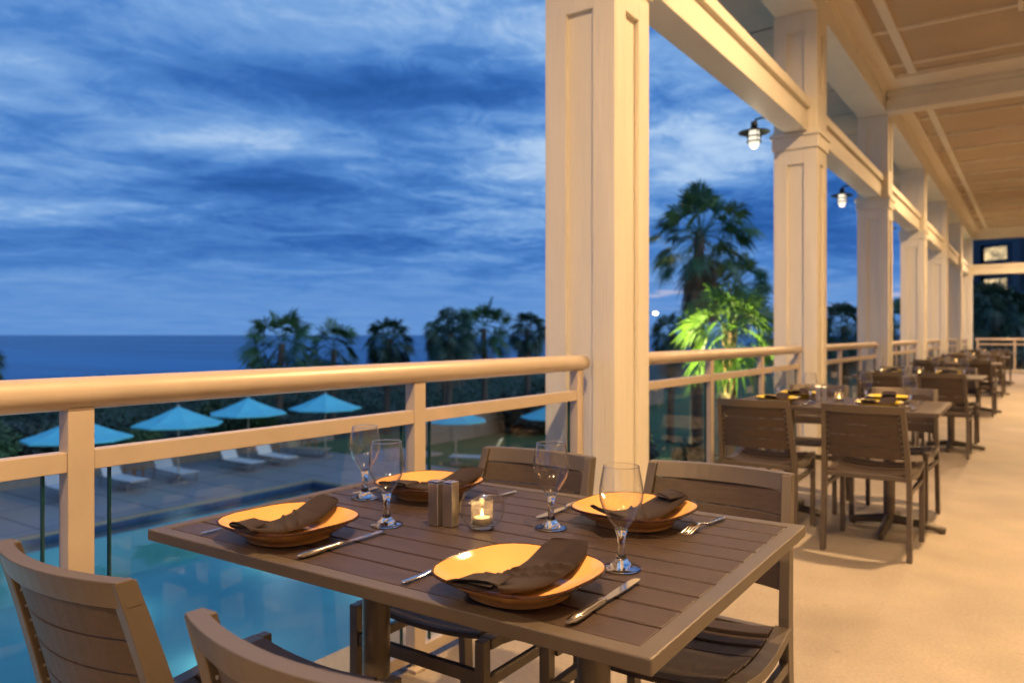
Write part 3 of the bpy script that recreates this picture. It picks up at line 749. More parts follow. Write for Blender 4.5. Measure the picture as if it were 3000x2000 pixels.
def terrain(name, x0, x1, y0_, y1_, nx, ny, fz, mat):
    b = MB(); vs = [(x0 + (x1 - x0) * i / nx, y0_ + (y1_ - y0_) * j / ny, 0) for j in range(ny + 1) for i in range(nx + 1)]
    vs = [(x, y, fz(x, y)) for x, y, z in vs]
    fs = [(j * (nx + 1) + i, j * (nx + 1) + i + 1, (j + 1) * (nx + 1) + i + 1, (j + 1) * (nx + 1) + i) for j in range(ny) for i in range(nx)]
    b.add(vs, fs); o = b.build(name, mat, smooth=60, fix=False); return struct(o)
def dune_z(x, y):
    d = -27.2 - x
    if d < 0: return Z_DECK - .06
    up = Z_DECK - .06 + 1.35 * (1 - math.exp(-d / 9.0)) + .25 * sin(x * .21 + y * .11) * sin(y * .17) * min(1, d / 4)
    if d > 26: up -= (d - 26) ** 1.15 * .13
    return max(up, -7.6)
terrain('dune', -130, -27.2, -60, 200, 100, 110, dune_z, M['sandy'])
terrain('lawn', -27.2, 60, 22.0, 200, 40, 60, lambda x, y: Z_DECK - .03 + .05 * sin(x * .3) * sin(y * .2), M['grass'])
b = MB(); b.add([(-30000, -30000, -6.8), (-90, -30000, -6.8), (-90, 30000, -6.8), (-30000, 30000, -6.8)], [(0, 1, 2, 3)]); struct(b.build('sea', M['sea'], fix=False))
b = MB(); b.add([(-89, -3000, -7.9), (3000, -3000, -7.9), (3000, 3000, -7.9), (-89, 3000, -7.9)], [(0, 1, 2, 3)]); struct(b.build('ground', M['beach'], fix=False))

# planting bed edge, garden wall
b = MB(); b.bb(-27.5, -27.2, -20, 24.5, Z_DECK - .2, Z_DECK + .28)
tag(b.build('planter_wall', M['planter'], bevel=.02), 'low tan planter wall behind the sun loungers', 'wall')
b = MB(); b.bb(-22.75, -22.5, 25.5, 52, Z_DECK - .2, Z_DECK + 1.55); 
for k in range(14): b.bb(-22.498, -22.47, 25.5 + k * 1.9, 25.6 + k * 1.9, Z_DECK - .1, Z_DECK + 1.52)
b.bb(-22.8, -22.45, 25.45, 52.05, Z_DECK + 1.552, Z_DECK + 1.62)
tag(b.build('garden_wall', M['gwall']), 'long brown timber wall at the back of the lawn', 'wall')

# ------------------------------------------------------------------ parasols, loungers, side tables
def parasol_proto():
    t = thing('parasol', '', 'parasol')
    n = 8; R = 1.45; zr = 1.98; zt = 2.56; vs = [(0, 0, zt)]; fs = []
    for j, (f, ds) in enumerate(((.35, .03), (.7, .035), (1.0, 0))):
        for k in range(n * 4):
            a = 2 * pi * k / (n * 4); seg = (k % 4) / 4.0; rr = cos(pi / n) / cos((a % (2 * pi / n)) - pi / n)
            sag = .035 * f * sin(pi * seg); z = zt + (zr - zt) * f - ds - (0 if f < 1 else 0) + sag * -1 * (0 if f == 1 else 1)
            vs.append((R * f * rr * cos(a), R * f * rr * sin(a), z))
    K = n * 4
    for k in range(K): fs.append((0, 1 + k, 1 + (k + 1) % K))
    for j in range(2):
        for k in range(K): q = (k + 1) % K; fs.append((1 + j * K + k, 1 + (j + 1) * K + k, 1 + (j + 1) * K + q, 1 + j * K + q))
    base = len(vs)
    for k in range(K): x, y, z = vs[1 + 2 * K + k]; vs.append((x, y, z - .05))
    for k in range(K): q = (k + 1) % K; fs.append((1 + 2 * K + k, base + k, base + q, 1 + 2 * K + q))
    b = MB(); b.add(vs, fs); c = b.build('canopy', M['canopy'], t, smooth=7, fix=False)
    b = MB(); b.cyl((0, 0, .05), (0, 0, 2.52), .027, n=12); b.build('pole', M['pole'], t, smooth=40)
    for k in range(n):
        a = 2 * pi * k / n; b = MB(); b.tube([(.03 * cos(a), .03 * sin(a), 2.48), (R * .97 * cos(a), R * .97 * sin(a), zr - .015)], .011, 6); b.build('rib', M['pole'], t)
    b = MB(); b.lathe([(0, 2.55), (.04, 2.55), (.03, 2.60), (.0, 2.66)], 12); b.build('finial', M['pole'], t, smooth=40)
    b = MB(); b.lathe([(0, 0), (.30, 0), (.30, .06), (.06, .09), (.045, .3), (0, .3)], 20); b.build('base', M['lounge_frame'], t, smooth=40)
    return Proto(t)
pp = parasol_proto()
for i, (x, y, s, lab) in enumerate(((-22.92, 10.88, 1, 'turquoise parasol at the left end of the pool row, behind the railing post'), (-23.8, 14.55, 1, 'turquoise parasol second from the left above two white loungers'),
        (-24.84, 18.06, 1, 'turquoise parasol third from the left, overlapping its left neighbour'), (-23.96, 21.11, 1, 'turquoise parasol fourth from the left, just left of the railing post'),
        (-18.3, 22.6, .84, 'pale turquoise parasol on the lawn seen through the glass panel'), (-15.3, 24.9, .9, 'turquoise parasol half hidden behind the nearest column'))):
    o = pp.place((x, y, Z_DECK + (.0 if s == 1 else .0)), .22 * i + .2, lab, 'parasols round the pool'); o.scale = (s, s, s * (1.0 if s == 1 else 1.02))

def lounger_proto(mat):
    t = thing('sun_lounger', '', 'sun lounger')     # foot towards +x
    W = .62
    def slab(p0, p1, th=.035):
        (x0, z0), (x1, z1) = p0, p1; b = MB(); fr = []
        for k in range(7):
            q = k / 6; x = x0 + (x1 - x0) * q; z = z0 + (z1 - z0) * q - .02 * sin(pi * q)
            fr.append([(x, -W / 2, z - th / 2), (x, W / 2, z - th / 2), (x, W / 2, z + th / 2), (x, -W / 2, z + th / 2)])
        return b.sweep(fr)
    slab((-.62, .34), (.95, .34)).build('seat_sling', M[mat], t, bevel=.008)
    slab((-.64, .36), (-1.02, 1.03)).build('back_sling', M[mat], t, bevel=.008)
    b = MB()
    for s in (-1, 1):
        b.bb(-.95, .97, s * (W / 2 + .02) - .015, s * (W / 2 + .02) + .015, .30, .34)
        b.tube([(-.63, s * (W / 2 + .02), .345), (-1.04, s * (W / 2 + .02), 1.05)], .016, 8)
    b.bb(.955, .985, -W / 2 - .035, W / 2 + .035, .30, .34); b.build('frame', M['lounge_frame'], t)
    for sx in (-.75, .8):
        for s in (-1, 1): b = MB(); b.bb(sx - .02, sx + .02, s * (W / 2 + .02) - .014, s * (W / 2 + .02) + .014, 0, .30); b.build('leg', M['lounge_frame'], t)
    return Proto(t)
lw = lounger_proto('sling'); lt = lounger_proto('slingtan')
for x, y, r, lab in ((-24.3, 11.2, .0, 'white sun lounger partly behind the railing post, leftmost of the row'), (-24.4, 13.0, .03, 'white sun lounger just right of the railing post, crossed by the glass edge'),
                     (-24.35, 14.75, -.03, 'white sun lounger under the second parasol from the left'), (-24.2, 17.3, .02, 'white sun lounger left of the third parasol pole'),
                     (-24.1, 18.75, -.02, 'white sun lounger right of the third parasol pole')):
    lw.place((x, y, Z_DECK), r, lab, 'sun loungers by the pool')
lt.place((-24.6, 20.7, Z_DECK), .25, 'tan sun lounger under the fourth parasol', 'sun loungers by the pool')
lw.place((-17.6, 22.9, Z_DECK), pi + .4, 'white sun lounger beside the lawn parasol, seen above the dark chair back', 'sun loungers by the pool')
def sidetable_proto():
    t = thing('side_table', '', 'side table')
    b = MB()
    for k in range(6): b.bb(-.24, .24, -.24 + k * .081, -.24 + k * .081 + .075, .42, .445)
    b.build('tabletop', M['wood'], t)
    for sx in (-.2, .2):
        for sy in (-.2, .2): b = MB(); b.bb(sx - .02, sx + .02, sy - .02, sy + .02, 0, .42); b.build('leg', M['wood'], t)
    return Proto(t)
sp_ = sidetable_proto()
for x, y, lab in ((-25.5, 13.95, 'small orange-brown wooden side table between the second and third loungers'), (-25.6, 19.7, 'small orange-brown wooden side table next to the tan lounger'), (-25.9, 21.9, 'small orange-brown wooden side table behind the fourth parasol')):
    sp_.place((x, y, Z_DECK), .2, lab, 'wooden side tables among the loungers')

# ------------------------------------------------------------------ vegetation
def fan_leaf(b, rnd, base, d, pet, fr, droop, nseg=20, wd=.052):
    """petiole + fan of pleated segments"""
    d = Vector(d).normalized(); up = Vector((0, 0, 1)); side = d.cross(up)
    if side.length < .05: side = Vector((1, 0, 0))
    side.normalize(); side = Matrix.Rotation(rnd.uniform(-1.1, 1.1), 3, d) @ side; nrm = side.cross(d).normalized()
    base = Vector(base); mid = base + d * pet * .55 + Vector((0, 0, .04 * pet)); hub = base + d * pet - Vector((0, 0, droop * pet * .25))
    w = .022
    b.add([base - side * w, base + side * w, mid + side * w * .7, mid - side * w * .7, hub + side * w * .5, hub - side * w * .5], [(0, 1, 2, 3), (3, 2, 4, 5)])
    d2 = (hub - mid).normalized(); span = radians(rnd.uniform(105, 130))
    for k in range(nseg):
        a = -span + 2 * span * k / (nseg - 1) + rnd.uniform(-.04, .04)
        sd = (d2 * cos(a) + side * sin(a)).normalized()
        L = fr * (1 - .25 * (abs(a) / span) ** 2) * rnd.uniform(.86, 1.06)
        fold = nrm * (.10 * fr * abs(sin(a)) * .8)
        m = hub + sd * L * .55 + fold * .6 - Vector((0, 0, droop * L * .10))
        tip = hub + sd * L + fold - Vector((0, 0, droop * L * rnd.uniform(.35, .75)))
        ww = sd.cross(nrm).normalized() * (L * wd)
        b.add([hub, m - ww, tip, m + ww], [(0, 1, 2, 3)])
def crown_mesh(seed, n, pet, fr, emin, emax, droop=.5, nseg=20, asym=.15, wd=.052):
    rnd = random.Random(seed); b = MB()
    for i in range(n):
        az = i * 2.39996 + rnd.uniform(-.25, .25); e = radians(emax + (emin - emax) * ((i + .5) / n) ** .85 + rnd.uniform(-8, 8))
        d = (cos(az) * cos(e), sin(az) * cos(e), sin(e)); k = rnd.uniform(1 - asym, 1 + asym)
        fan_leaf(b, rnd, (cos(az) * .08, sin(az) * .08, .15 * sin(e)), d, pet * k, fr * rnd.uniform(.85, 1.1), droop * (1 + .6 * max(0, -sin(e)) + .3 * cos(e)), nseg, wd)
    return b
def trunk_mesh(H, r0, r1, lean, seed):
    rnd = random.Random(seed); n = 14; pts = []; rs = []
    for i in range(n + 1):
        q = i / n; pts.append((lean[0] * q * q + .04 * sin(5 * q + seed), lean[1] * q * q + .03 * cos(4 * q + seed), H * q))
        rs.append((r0 + (r1 - r0) * q) * (1 + .10 * (i % 2)) * (1.35 if i == 0 else 1))
    return MB().tube(pts, rs, 14)
def boots_mesh(H, r, seed, n=60, z0=.55):
    rnd = random.Random(seed); b = MB()
    for i in range(n):
        z = H * (z0 + (1 - z0) * i / n); a = i * 2.4 + rnd.uniform(-.2, .2); c, s = cos(a), sin(a)
        p = Vector((c * r, s * r, z)); q = Vector((c * (r + .10), s * (r + .10), z + .24)); t = Vector((-s, c, 0)) * .035
        b.add([p - t, p + t, q + t * .4, q - t * .4], [(0, 1, 2, 3)])
    return b
CR = {'fan': crown_mesh(3, 30, .92, .84, -42, 80, .42, 20, .22).mesh('crown', M['leaf']), 'fan2': crown_mesh(5, 27, .86, .82, -45, 80, .45, 20, .22).mesh('crown', M['leaf']),
      'sabal': crown_mesh(8, 52, .62, .62, -70, 85, .8).mesh('crown', M['leaf2']), 'sabal2': crown_mesh(11, 48, .66, .62, -60, 85, .75).mesh('crown', M['leaf2']),
      'big': crown_mesh(14, 42, 1.05, .78, -42, 84, .45, 22, .25).mesh('crown', M['leaf']), 'bright': crown_mesh(21, 40, .72, .76, -42, 80, .5, 18, .2, .043).mesh('crown', M['leafb'])}
def palm(label, x, y, zb, zc, crown, s, lean=(0, 0), r=.17, skirt=0, seed=1, boots=0, rz=0, rseed=None, skirt_len=1.0):
    t = thing('palm_tree', label, 'palm tree', (x, y, zb), rz, 'palm trees round the pool garden')
    H = zc - zb
    trunk_mesh(H, r, r * .8, lean, seed).build('trunk', M['trunk'], t, smooth=50, fix=False)
    if boots: boots_mesh(H, r * .85, seed, boots).build('leaf_bases', M['dead'], t, fix=False)
    o = bpy.data.objects.new('crown', CR[crown]); COL.objects.link(o); o.parent = t; o.location = (lean[0], lean[1], H); o.scale = (s, s, s); o.rotation_euler = (0, 0, seed * 1.3)
    if skirt:
        rnd = random.Random(seed + 50); b = MB()
        for i in range(skirt):
            az = i * 2.4 + rnd.uniform(-.3, .3); e = radians(rnd.uniform(-80, -52)); zz = H - .1 - skirt_len * (i / skirt) ** .8
            fan_leaf(b, rnd, (lean[0] + cos(az) * .12, lean[1] + sin(az) * .12, zz), (cos(az) * cos(e), sin(az) * cos(e), sin(e)), .6 * s, .62 * s, 1.1, 14)
        b.build('dead_leaf_skirt', M['dead'], t, fix=False)
    return t
def gz(x, y): return dune_z(x, y) if x < -27.2 else Z_DECK - .03
palm('green fan palm with open leaves at the left, tallest of the left pair', -29.65, 23.25, gz(-29.65, 23.25), .75, 'fan', 1.20, (.15, .1), .17, 5, 1)
palm('smaller open fan palm just right of the left palm', -30.6, 27.5, gz(-30.6, 27.5), .42, 'fan2', 1.10, (-.1, .1), .16, 5, 2)
palm('round dark sabal palm standing alone in the middle', -26.8, 27.65, Z_DECK, 1.0, 'sabal', 1.18, (.1, 0), .17, 10, 3)
palm('round sabal palm with twin trunks left of the column group', -23.0, 27.85, Z_DECK, 1.25, 'sabal2', 1.20, (.05, .1), .16, 8, 4)
palm('slender sabal palm, tallest of the group left of the column', -22.8, 30.4, Z_DECK, 1.5, 'fan2', 1.02, (0, 0), .15, 6, 5)
palm('dark sabal palm nearest to the big column', -22.15, 33.3, Z_DECK, 1.5, 'sabal', 0.98, (.1, 0), .16, 8, 6)
palm('slim sabal palm sharing its root with the round one', -23.7, 28.4, Z_DECK, 1.0, 'sabal', 0.72, (-.2, .1), .12, 0, 16)
palm('tall palm with a brown skirt of dead leaves between the columns', -10.0, 25.9, Z_DECK, 4.75, 'big', 1.08, (.15, .1), .22, 60, 7, 40, 0, None, 1.75)
palm('second tall palm half hidden behind the skirted palm', -10.0, 29.4, Z_DECK, 3.1, 'big', .78, (.35, .1), .20, 16, 8, 20)
palm('short palm lit bright green by a garden spotlight', -6.35, 18.75, Z_DECK, 1.25, 'bright', 1.02, (-.05, .05), .17, 0, 9, 50)
palm('dark palm in the dusk left of the skirted palm', -13.9, 33.0, Z_DECK, 1.3, 'sabal2', .95, (0, 0), .17, 6, 10)
palm('dark palm seen between the second and third columns', -7.3, 37.5, Z_DECK, 1.6, 'sabal', 1.2, (0, 0), .18, 8, 11)
palm('dark palm seen between the third and fourth columns', -6.6, 47, Z_DECK, 1.7, 'fan', 1.2, (0, 0), .18, 6, 12)
palm('palm crown peeping in at the left edge above the handrail', -31.0, 11.15, gz(-31, 11.15), .2, 'sabal2', .95, (0, 0), .17, 6, 13)
for i, (x, y, z, s, lab) in enumerate(((-1.5, 40, 2.2, 1.5, 'dark palm beyond the end railing, left one'), (1.2, 43, 2.6, 1.6, 'dark palm beyond the end railing, in front of the lit windows'), (-3.2, 52, 2.4, 1.5, 'dark palm beyond the corner column'))):
    palm(lab, x, y, Z_DECK, z, ['sabal', 'sabal2', 'fan'][i], s, (0, 0), .2, 10, 30 + i)

def leaf_cloud(seed, n, rx, ry, rz, sz, lobes=7):
    rnd = random.Random(seed); b = MB()
    L = [(rnd.uniform(-.6, .6) * rx, rnd.uniform(-.6, .6) * ry, rnd.uniform(.25, .75) * rz, rnd.uniform(.35, .6)) for _ in range(lobes)]
    for i in range(n):
        cx, cy, cz, r = L[rnd.randrange(lobes)]
        v = Vector((rnd.gauss(0, 1), rnd.gauss(0, 1), rnd.gauss(0, 1))).normalized() * (rnd.random() ** .35) * r
        p = Vector((cx + v.x * rx, cy + v.y * ry, max(.02, cz + v.z * rz)))
        a = Vector((rnd.gauss(0, 1), rnd.gauss(0, 1), rnd.gauss(0, .6))).normalized(); c = a.orthogonal().normalized()
        s = sz * rnd.uniform(.6, 1.4)
        b.add([p - a * s, p - c * s * .45, p + a * s, p + c * s * .45], [(0, 1, 2, 3)])
    return b
M['shrub2'] = paint('bright_shrub_leaf', (.060, .115, .030), .6, var=.5, vscale=.9)
M['shrub3'] = paint('grey_green_shrub_leaf', (.050, .072, .048), .6, var=.5, vscale=.9)
SH = [leaf_cloud(40 + k, 2200, 1.3, 1.3, 1.5, [.11, .09, .13][k]).mesh('foliage', M[['shrub', 'shrub2', 'shrub3'][k]]) for k in range(3)]
ST = MB().tube([(0, 0, 0), (.03, .02, .3), (0, .05, .7)], [.06, .045, .02], 8).mesh('stem', M['trunk'])
def shrub(label, x, y, z, s, k, h=1.0):
    t = thing('shrub', label, 'shrub', (x, y, z), k * 1.7, 'shrubs behind the pool')
    for nm, me in (('foliage', SH[k % 3]), ('stem', ST)):
        o = bpy.data.objects.new(nm, me); COL.objects.link(o); o.parent = t; o.scale = (s, s, s * h)
rs = random.Random(5)
where = ['far left under the handrail', 'behind the leftmost parasol', 'between the first and second parasols', 'behind the second parasol', 'between the second and third parasols', 'behind the third parasol', 'between the third and fourth parasols', 'behind the fourth parasol', 'right of the fourth parasol']
for i in range(9):
    y = 8.2 + i * 1.9; x = -28.5 + rs.uniform(-.3, .3)
    shrub('dark green leafy shrub in the planting bed %s' % where[i], x, y, gz(x, y), rs.uniform(.85, 1.1), i, rs.uniform(.85, 1.15))
for i, (x, y, s, lab) in enumerate(((-21.5, 31.5, 1.25, 'bushy dark shrub at the foot of the dark sabal group'), (-19.6, 33.5, 1.35, 'broad shrub just left of the big column under the palms'), (-24.6, 29.6, 1.0, 'low shrub between the sabal trunks'),
                                    (-12.2, 24.2, 1.1, 'shrub below the skirted palm left side'), (-8.0, 21.4, .95, 'leafy shrub beside the lit palm trunk, left'), (-5.3, 20.2, 1.15, 'leafy shrub lit green behind the railing, right of the lit palm'), (-14.4, 28.5, 1.3, 'dark shrub under the dusk palm'),
                                    (-4.0, 34.0, 1.8, 'dark shrub behind the third column railing'), (-1.2, 36.0, 2.2, 'tall dark shrub beyond the end railing'), (1.5, 38.0, 2.4, 'dark shrub mass at the right edge beyond the end railing'), (-3.0, 40.0, 2.2, 'dark shrub beyond the corner column'))):
    shrub(lab, x, y, gz(x, y), s, i + 20, 1.1)

# dune cover and sea-oat blades (uncountable)
def dune_cover():
    rnd = random.Random(9); v = []; f = []
    def quad(p, a, c):
        o = len(v); v.extend([tuple(p - a), tuple(p - c), tuple(p + a), tuple(p + c)]); f.append((o, o + 1, o + 2, o + 3))
    for i in range(42000):
        d = rnd.random() ** 1.5 * 30; x = -28.2 - d; y = rnd.uniform(-6, 55) + d * .4
        clump = .5 + .5 * sin(x * .9 + 3 * sin(y * .4)) * sin(y * .8 + 2 * sin(x * .35))
        z = dune_z(x, y) + rnd.random() * (.18 + .65 * clump)
        a = Vector((rnd.gauss(0, 1), rnd.gauss(0, 1), rnd.gauss(.3, .8))).normalized(); c = a.orthogonal().normalized()
        s = rnd.uniform(.08, .20); quad(Vector((x, y, z)), a * s, c * s * .4)
    for i in range(3500):
        x = -46 - rnd.uniform(0, 9); y = rnd.uniform(-6, 60); z = dune_z(x, y); h_ = rnd.uniform(.5, 1.15); l = Vector((rnd.gauss(0, .12), rnd.gauss(0, .12), 1)) * h_
        o = len(v); p = Vector((x, y, z)); w = Vector((.02, .02, 0)); v.extend([tuple(p - w), tuple(p + w), tuple(p + l)]); f.append((o, o + 1, o + 2))
    me = bpy.data.meshes.new('dune_plants'); me.from_pydata(v, [], f); me.materials.append(M['dunegreen'])
    o = bpy.data.objects.new('dune_plants', me); COL.objects.link(o)
    tag(o, 'dark scrub and sea oats covering the dune behind the pool', 'dune plants', kind='stuff')
dune_cover()

# garden spotlight for the bright palm
t = thing('garden_spotlight', 'small black garden spotlight at the foot of the bright palm', 'spotlight', (-7.6, 15.2, Z_DECK + .002))
b = MB(); b.cyl((0, 0, 0), (0, 0, .14), .015); b.build('stake', M['black'], t)
b = MB(); b.cyl((0, 0, .13), (-.02, .10, .28), .05, .065, 16); b.build('housing', M['black'], t, smooth=40)
b = MB(); b.cyl((-.0201, .1007, .2810), (-.0206, .1027, .2840), .058, n=16); b.build('lens', M['lampglow'], t)
def spot(loc, target, energy, col, size, parent=None):
    l = bpy.data.lights.new('spot_lamp', 'SPOT'); l.energy = energy; l.color = col; l.spot_size = radians(size); l.spot_blend = .6; l.shadow_soft_size = .06
    o = bpy.data.objects.new('spot_lamp', l); COL.objects.link(o); o.location = loc
    o.rotation_euler = (Vector(target) - Vector(loc)).to_track_quat('-Z', 'Y').to_euler(); return o
spot((-7.62, 15.34, Z_DECK + .27), (-6.65, 18.5, 1.2), 13000, (1, .93, .42), 42)

t = thing('garden_light', 'low garden light on the lawn between the nearest and second columns', 'garden light', (-12.6, 27.4, Z_DECK - .03))
b = MB(); b.cyl((0, 0, 0), (0, 0, .55), .04, n=12); b.build('post', M['black'], t, smooth=40)
b = MB(); b.lathe([(0, .70), (.11, .66), (.11, .64), (.0, .64)], 16); b.build('hood', M['black'], t, smooth=40)
b = MB(); b.lathe([(0, .551), (.05, .551), (.05, .639), (0, .639)], 16); b.build('lens', M['lampglow'], t, smooth=40)
l = bpy.data.lights.new('garden_lamp', 'POINT'); l.energy = 700; l.color = (1, .92, .55); l.shadow_soft_size = .06
o = bpy.data.objects.new('garden_lamp', l); COL.objects.link(o); o.parent = t; o.location = (0, -.2, .60)

# street lamp far off and the building at the end
t = thing('street_lamp', 'distant street lamp glowing white at the left edge of the skirted palm', 'street lamp', (-26.5, 56, -3.8))
b = MB(); b.tube([(0, 0, 0), (0, 0, 6.4)], [.09, .06], 10); b.build('pole', M['lounge_frame'], t)
b = MB(); b.tube([(0, 0, 6.4), (.4, 0, 6.62), (1.3, 0, 6.72)], .04, 8); b.build('arm', M['lounge_frame'], t)
b = MB(); b.lathe([(0, .10), (.14, .08), (.2, 0), (.12, -.10), (0, -.13)], 16, (1.55, 0, 6.70)); b.build('lamp_head', emit('street_lamp_glow', (1, .97, .85), 14), t, smooth=60)

ab = thing('apartment_building', 'dark blue-grey apartment block with a few lit windows beyond the end railing', 'building', (-5.6, 93.6, -3.8), radians(-38))
W, H = 34, 15.2
b = MB(); b.bb(0, W, 0, 16, 0, H); b.build('wall', M['bldg'], ab)
b = MB(); b.bb(-.15, W + .1, -.15, 16.1, H, H + .35); b.build('parapet', M['bldg'], ab)
lit = {(0, 3), (0, 2), (1, 2), (2, 1), (3, 3)}
for fl in range(4):
    b = MB(); b.bb(0, W, -.9, -.002, 1.9 + fl * 3.25, 2.05 + fl * 3.25); b.build('balcony_slab', M['bldg'], ab)
    for c in range(6):
        x0 = 1.0 + c * 5.4; z0 = 2.3 + fl * 3.25
        o = MB().bb(x0, x0 + 3.9, -.03, -.003, z0, z0 + 2.3).build('window', M['darkglass'], ab)
        if (c, fl) in lit: MB().bb(x0 + .5, x0 + 3.0, -.06, -.031, z0 + .6, z0 + 1.9).build('pane', M['litwin'], o)
for c in range(7):
    b = MB(); b.bb(c * 5.4 - .0, c * 5.4 + .7, -1.0, -.91, 0, H - .01); b.build('pier', M['bldg'], ab)

# ------------------------------------------------------------------ sky
w = bpy.data.worlds.new('World'); SC.world = w; w.use_nodes = True
nt = w.node_tree; N = nt.nodes; L = nt.links; N.clear()
out = N.new('ShaderNodeOutputWorld'); bg = N.new('ShaderNodeBackground'); L.new(bg.outputs[0], out.inputs[0])
tc = N.new('ShaderNodeTexCoord')
def math_(op, a, b_=None, c=None, clamp=False):
    n = N.new('ShaderNodeMath'); n.operation = op; n.use_clamp = clamp
    for i, q in enumerate((a, b_, c)):
        if q is None: continue
        if isinstance(q, (int, float)): n.inputs[i].default_value = q
        else: L.new(q, n.inputs[i])
    return n.outputs[0]
YAW = radians(34.75)
rot = N.new('ShaderNodeVectorRotate'); rot.rotation_type = 'Z_AXIS'; rot.inputs['Angle'].default_value = -YAW   # sky frame: y out to sea
L.new(tc.outputs['Generated'], rot.inputs['Vector'])
sx = N.new('ShaderNodeSeparateXYZ'); L.new(rot.outputs[0], sx.inputs[0])
X, Y, Z = sx.outputs
zc = math_('MAXIMUM', Z, 0.0)
az = math_('ARCTAN2', X, Y)                      # azimuth from straight out
el = math_('ARCSINE', zc)
den = math_('ADD', zc, .10)
qx = math_('DIVIDE', X, den); qy = math_('DIVIDE', Y, den)
px = math_('ADD', math_('MULTIPLY', qx, .93), math_('MULTIPLY', qy, .36)); py = math_('SUBTRACT', math_('MULTIPLY', qy, .93), math_('MULTIPLY', qx, .36))
def comb(x, y, z=0.0):
    n = N.new('ShaderNodeCombineXYZ')
    for i, q in enumerate((x, y, z)):
        if isinstance(q, (int, float)): n.inputs[i].default_value = q
        else: L.new(q, n.inputs[i])
    return n.outputs[0]
def noise(vec, scale, detail=6, rough=.55, dist=0.0):
    n = N.new('ShaderNodeTexNoise'); n.inputs['Scale'].default_value = scale; n.inputs['Detail'].default_value = detail; n.inputs['Roughness'].default_value = rough; n.inputs['Distortion'].default_value = dist
    L.new(vec, n.inputs['Vector']); return n.outputs['Fac']
def ramp(v, a, b_, c=0.0, d=1.0, smooth=True):
    n = N.new('ShaderNodeMapRange'); n.interpolation_type = 'SMOOTHSTEP' if smooth else 'LINEAR'
    L.new(v, n.inputs['Value'])
    for k, q in zip(('From Min', 'From Max', 'To Min', 'To Max'), (a, b_, c, d)): n.inputs[k].default_value = q
    return n.outputs[0]
def mixc(f, a, b_):
    n = N.new('ShaderNodeMix'); n.data_type = 'RGBA'
    if isinstance(f, (int, float)): n.inputs['Factor'].default_value = f
    else: L.new(f, n.inputs['Factor'])
    for k, q in (('A', a), ('B', b_)):
        if isinstance(q, tuple): n.inputs[k].default_value = (*q, 1)
        else: L.new(q, n.inputs[k])
    return n.outputs['Result']
pv = comb(math_('MULTIPLY', px, .75), py, 1.3)
big = noise(pv, .62, 4, .5, .6)
mid = noise(comb(math_('MULTIPLY', px, .8), py, 4.7), 2.3, 8, .60, .7)
fine = noise(comb(px, py, 9.1), 5.5, 7, .68, .9)
def bump(a0, e0, wa, we, amp):      # soft cloud bank at an azimuth / elevation (radians) of the real sky
    da = math_('DIVIDE', math_('SUBTRACT', az, a0), wa); de = math_('DIVIDE', math_('SUBTRACT', el, e0), we)
    return math_('MULTIPLY', math_('EXPONENT', math_('MULTIPLY', math_('ADD', math_('MULTIPLY', da, da), math_('MULTIPLY', de, de)), -1.0)), amp)
def pix(u, v): return math.atan2(u - 1500, 2215), math.atan2(981 - v, sqrt(2215 ** 2 + (u - 1500) ** 2))
dens = math_('ADD', math_('MULTIPLY', big, .85), math_('MULTIPLY', mid, .50))
dens = math_('ADD', dens, math_('MULTIPLY', math_('SUBTRACT', fine, .5), ramp(az, -.35, .15, .20, .46)))
for (u, v, wu, wv, am) in ((1150, 270, 440, 85, -.22), (1450, 250, 300, 90, -.10), (150, 390, 230, 60, -.14), (800, 530, 300, 50, -.13), (60, 130, 260, 90, .04), (420, 200, 480, 130, -.09), (850, 420, 380, 45, .10),
                           (1530, 470, 160, 70, .16), (1250, 650, 420, 50, .14), (2080, 470, 260, 110, .17), (300, 540, 300, 60, .04), (700, 100, 300, 90, -.03), (2150, 640, 160, 60, -.10), (500, 690, 400, 40, .05)):
    a0, e0 = pix(u, v); dens = math_('ADD', dens, bump(a0, e0, wu / 2215, wv / 2215, am))
cl = ramp(dens, .36, 1.03)
horizon = ramp(el, .03, .14, 1.0, 0.0)
cl = math_('ADD', math_('MULTIPLY', cl, math_('SUBTRACT', 1.0, horizon)), math_('MULTIPLY', horizon, math_('ADD', .60, math_('MULTIPLY', math_('SUBTRACT', mid, .5), .25))))
cr = N.new('ShaderNodeValToRGB'); e = cr.color_ramp.elements
def lin(r, g, b_): return tuple(((c / 255 + .055) / 1.055) ** 2.4 if c > 10 else c / 255 / 12.92 for c in (r, g, b_))
e[0].position = 0; e[0].color = (*lin(34, 84, 154), 1); e[1].position = 1; e[1].color = (*lin(182, 210, 242), 1)
for p, c in ((.25, lin(53, 105, 179)), (.50, lin(80, 133, 203)), (.75, lin(122, 166, 222))):
    q = e.new(p); q.color = (*c, 1)
L.new(cl, cr.inputs[0]); col = cr.outputs[0]
# pale pink streaks low over the horizon on the landward side
st = noise(comb(math_('MULTIPLY', az, 9.0), math_('MULTIPLY', el, 95.0), 2.0), 1.0, 4, .5, .2)
msk = math_('MULTIPLY', ramp(st, .52, .64), math_('MULTIPLY', ramp(el, .030, .045), math_('MULTIPLY', ramp(el, .050, .072, 1, 0), ramp(az, .12, .2))))
col = mixc(math_('MULTIPLY', msk, .62), col, lin(214, 205, 222))
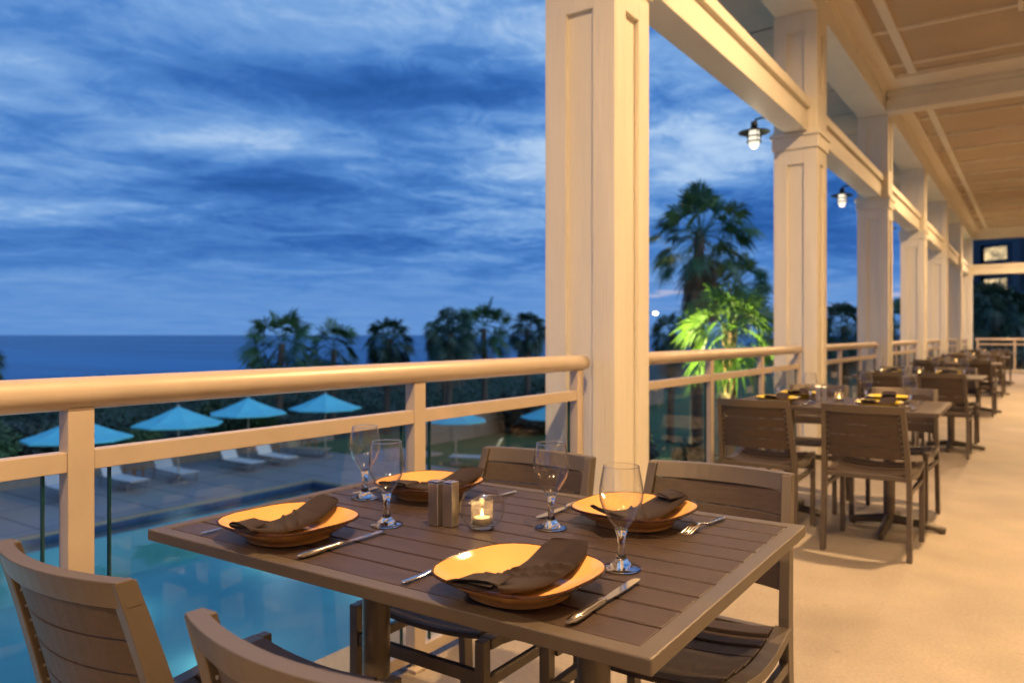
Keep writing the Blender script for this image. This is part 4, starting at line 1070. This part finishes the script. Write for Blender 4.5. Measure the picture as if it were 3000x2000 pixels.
# afterglow of the set sun on the landward side (behind the camera), from the sky model plus an added fill glow
sky = N.new('ShaderNodeTexSky'); sky.sky_type = 'NISHITA'; sky.sun_disc = False; sky.sun_elevation = radians(-1.5); sky.sun_rotation = radians(90); sky.air_density = 1.2; sky.ozone_density = 3
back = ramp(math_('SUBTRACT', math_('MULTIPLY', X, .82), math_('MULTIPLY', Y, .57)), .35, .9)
glow = mixc(1.0, (0, 0, 0), sky.outputs[0])
sc = N.new('ShaderNodeVectorMath'); sc.operation = 'SCALE'; L.new(sky.outputs[0], sc.inputs[0]); L.new(math_('MULTIPLY', back, .35), sc.inputs['Scale'])
wg = N.new('ShaderNodeVectorMath'); wg.operation = 'SCALE'; wg.inputs[0].default_value = (.55, .72, 1.0); L.new(math_('MULTIPLY', back, 2.0), wg.inputs['Scale'])  # added blue-white glow, out of view, brightens the parasols and grounds
ad = N.new('ShaderNodeVectorMath'); ad.operation = 'ADD'; L.new(col, ad.inputs[0]); L.new(sc.outputs[0], ad.inputs[1])
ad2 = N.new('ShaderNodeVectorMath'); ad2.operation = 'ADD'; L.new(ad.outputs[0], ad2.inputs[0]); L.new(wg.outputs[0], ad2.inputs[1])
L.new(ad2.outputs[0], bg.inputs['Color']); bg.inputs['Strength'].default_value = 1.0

# ------------------------------------------------------------------ camera and render settings
cam = bpy.data.cameras.new('camera'); co = bpy.data.objects.new('camera', cam); COL.objects.link(co)
co.location = (0, 0, CAM_Z); co.rotation_euler = (pi / 2, 0, YAW)
cam.sensor_width = 36; cam.lens = 36 * 2215 / 3000; cam.shift_y = -19 / 3000
cam.clip_start = .05; cam.clip_end = 60000
cam.dof.use_dof = True; cam.dof.focus_distance = 1.42; cam.dof.aperture_fstop = 4.0; cam.dof.aperture_blades = 0
SC.camera = co
SC.view_settings.view_transform = 'Standard'; SC.view_settings.look = 'None'; SC.view_settings.exposure = 0; SC.view_settings.gamma = 1
cy = SC.cycles
cy.use_denoising = True
try: cy.denoiser = 'OPENIMAGEDENOISE'
except Exception: pass
cy.max_bounces = 10; cy.transparent_max_bounces = 24; cy.transmission_bounces = 8; cy.diffuse_bounces = 4; cy.glossy_bounces = 4
cy.sample_clamp_indirect = 4; cy.caustics_reflective = False; cy.caustics_refractive = False
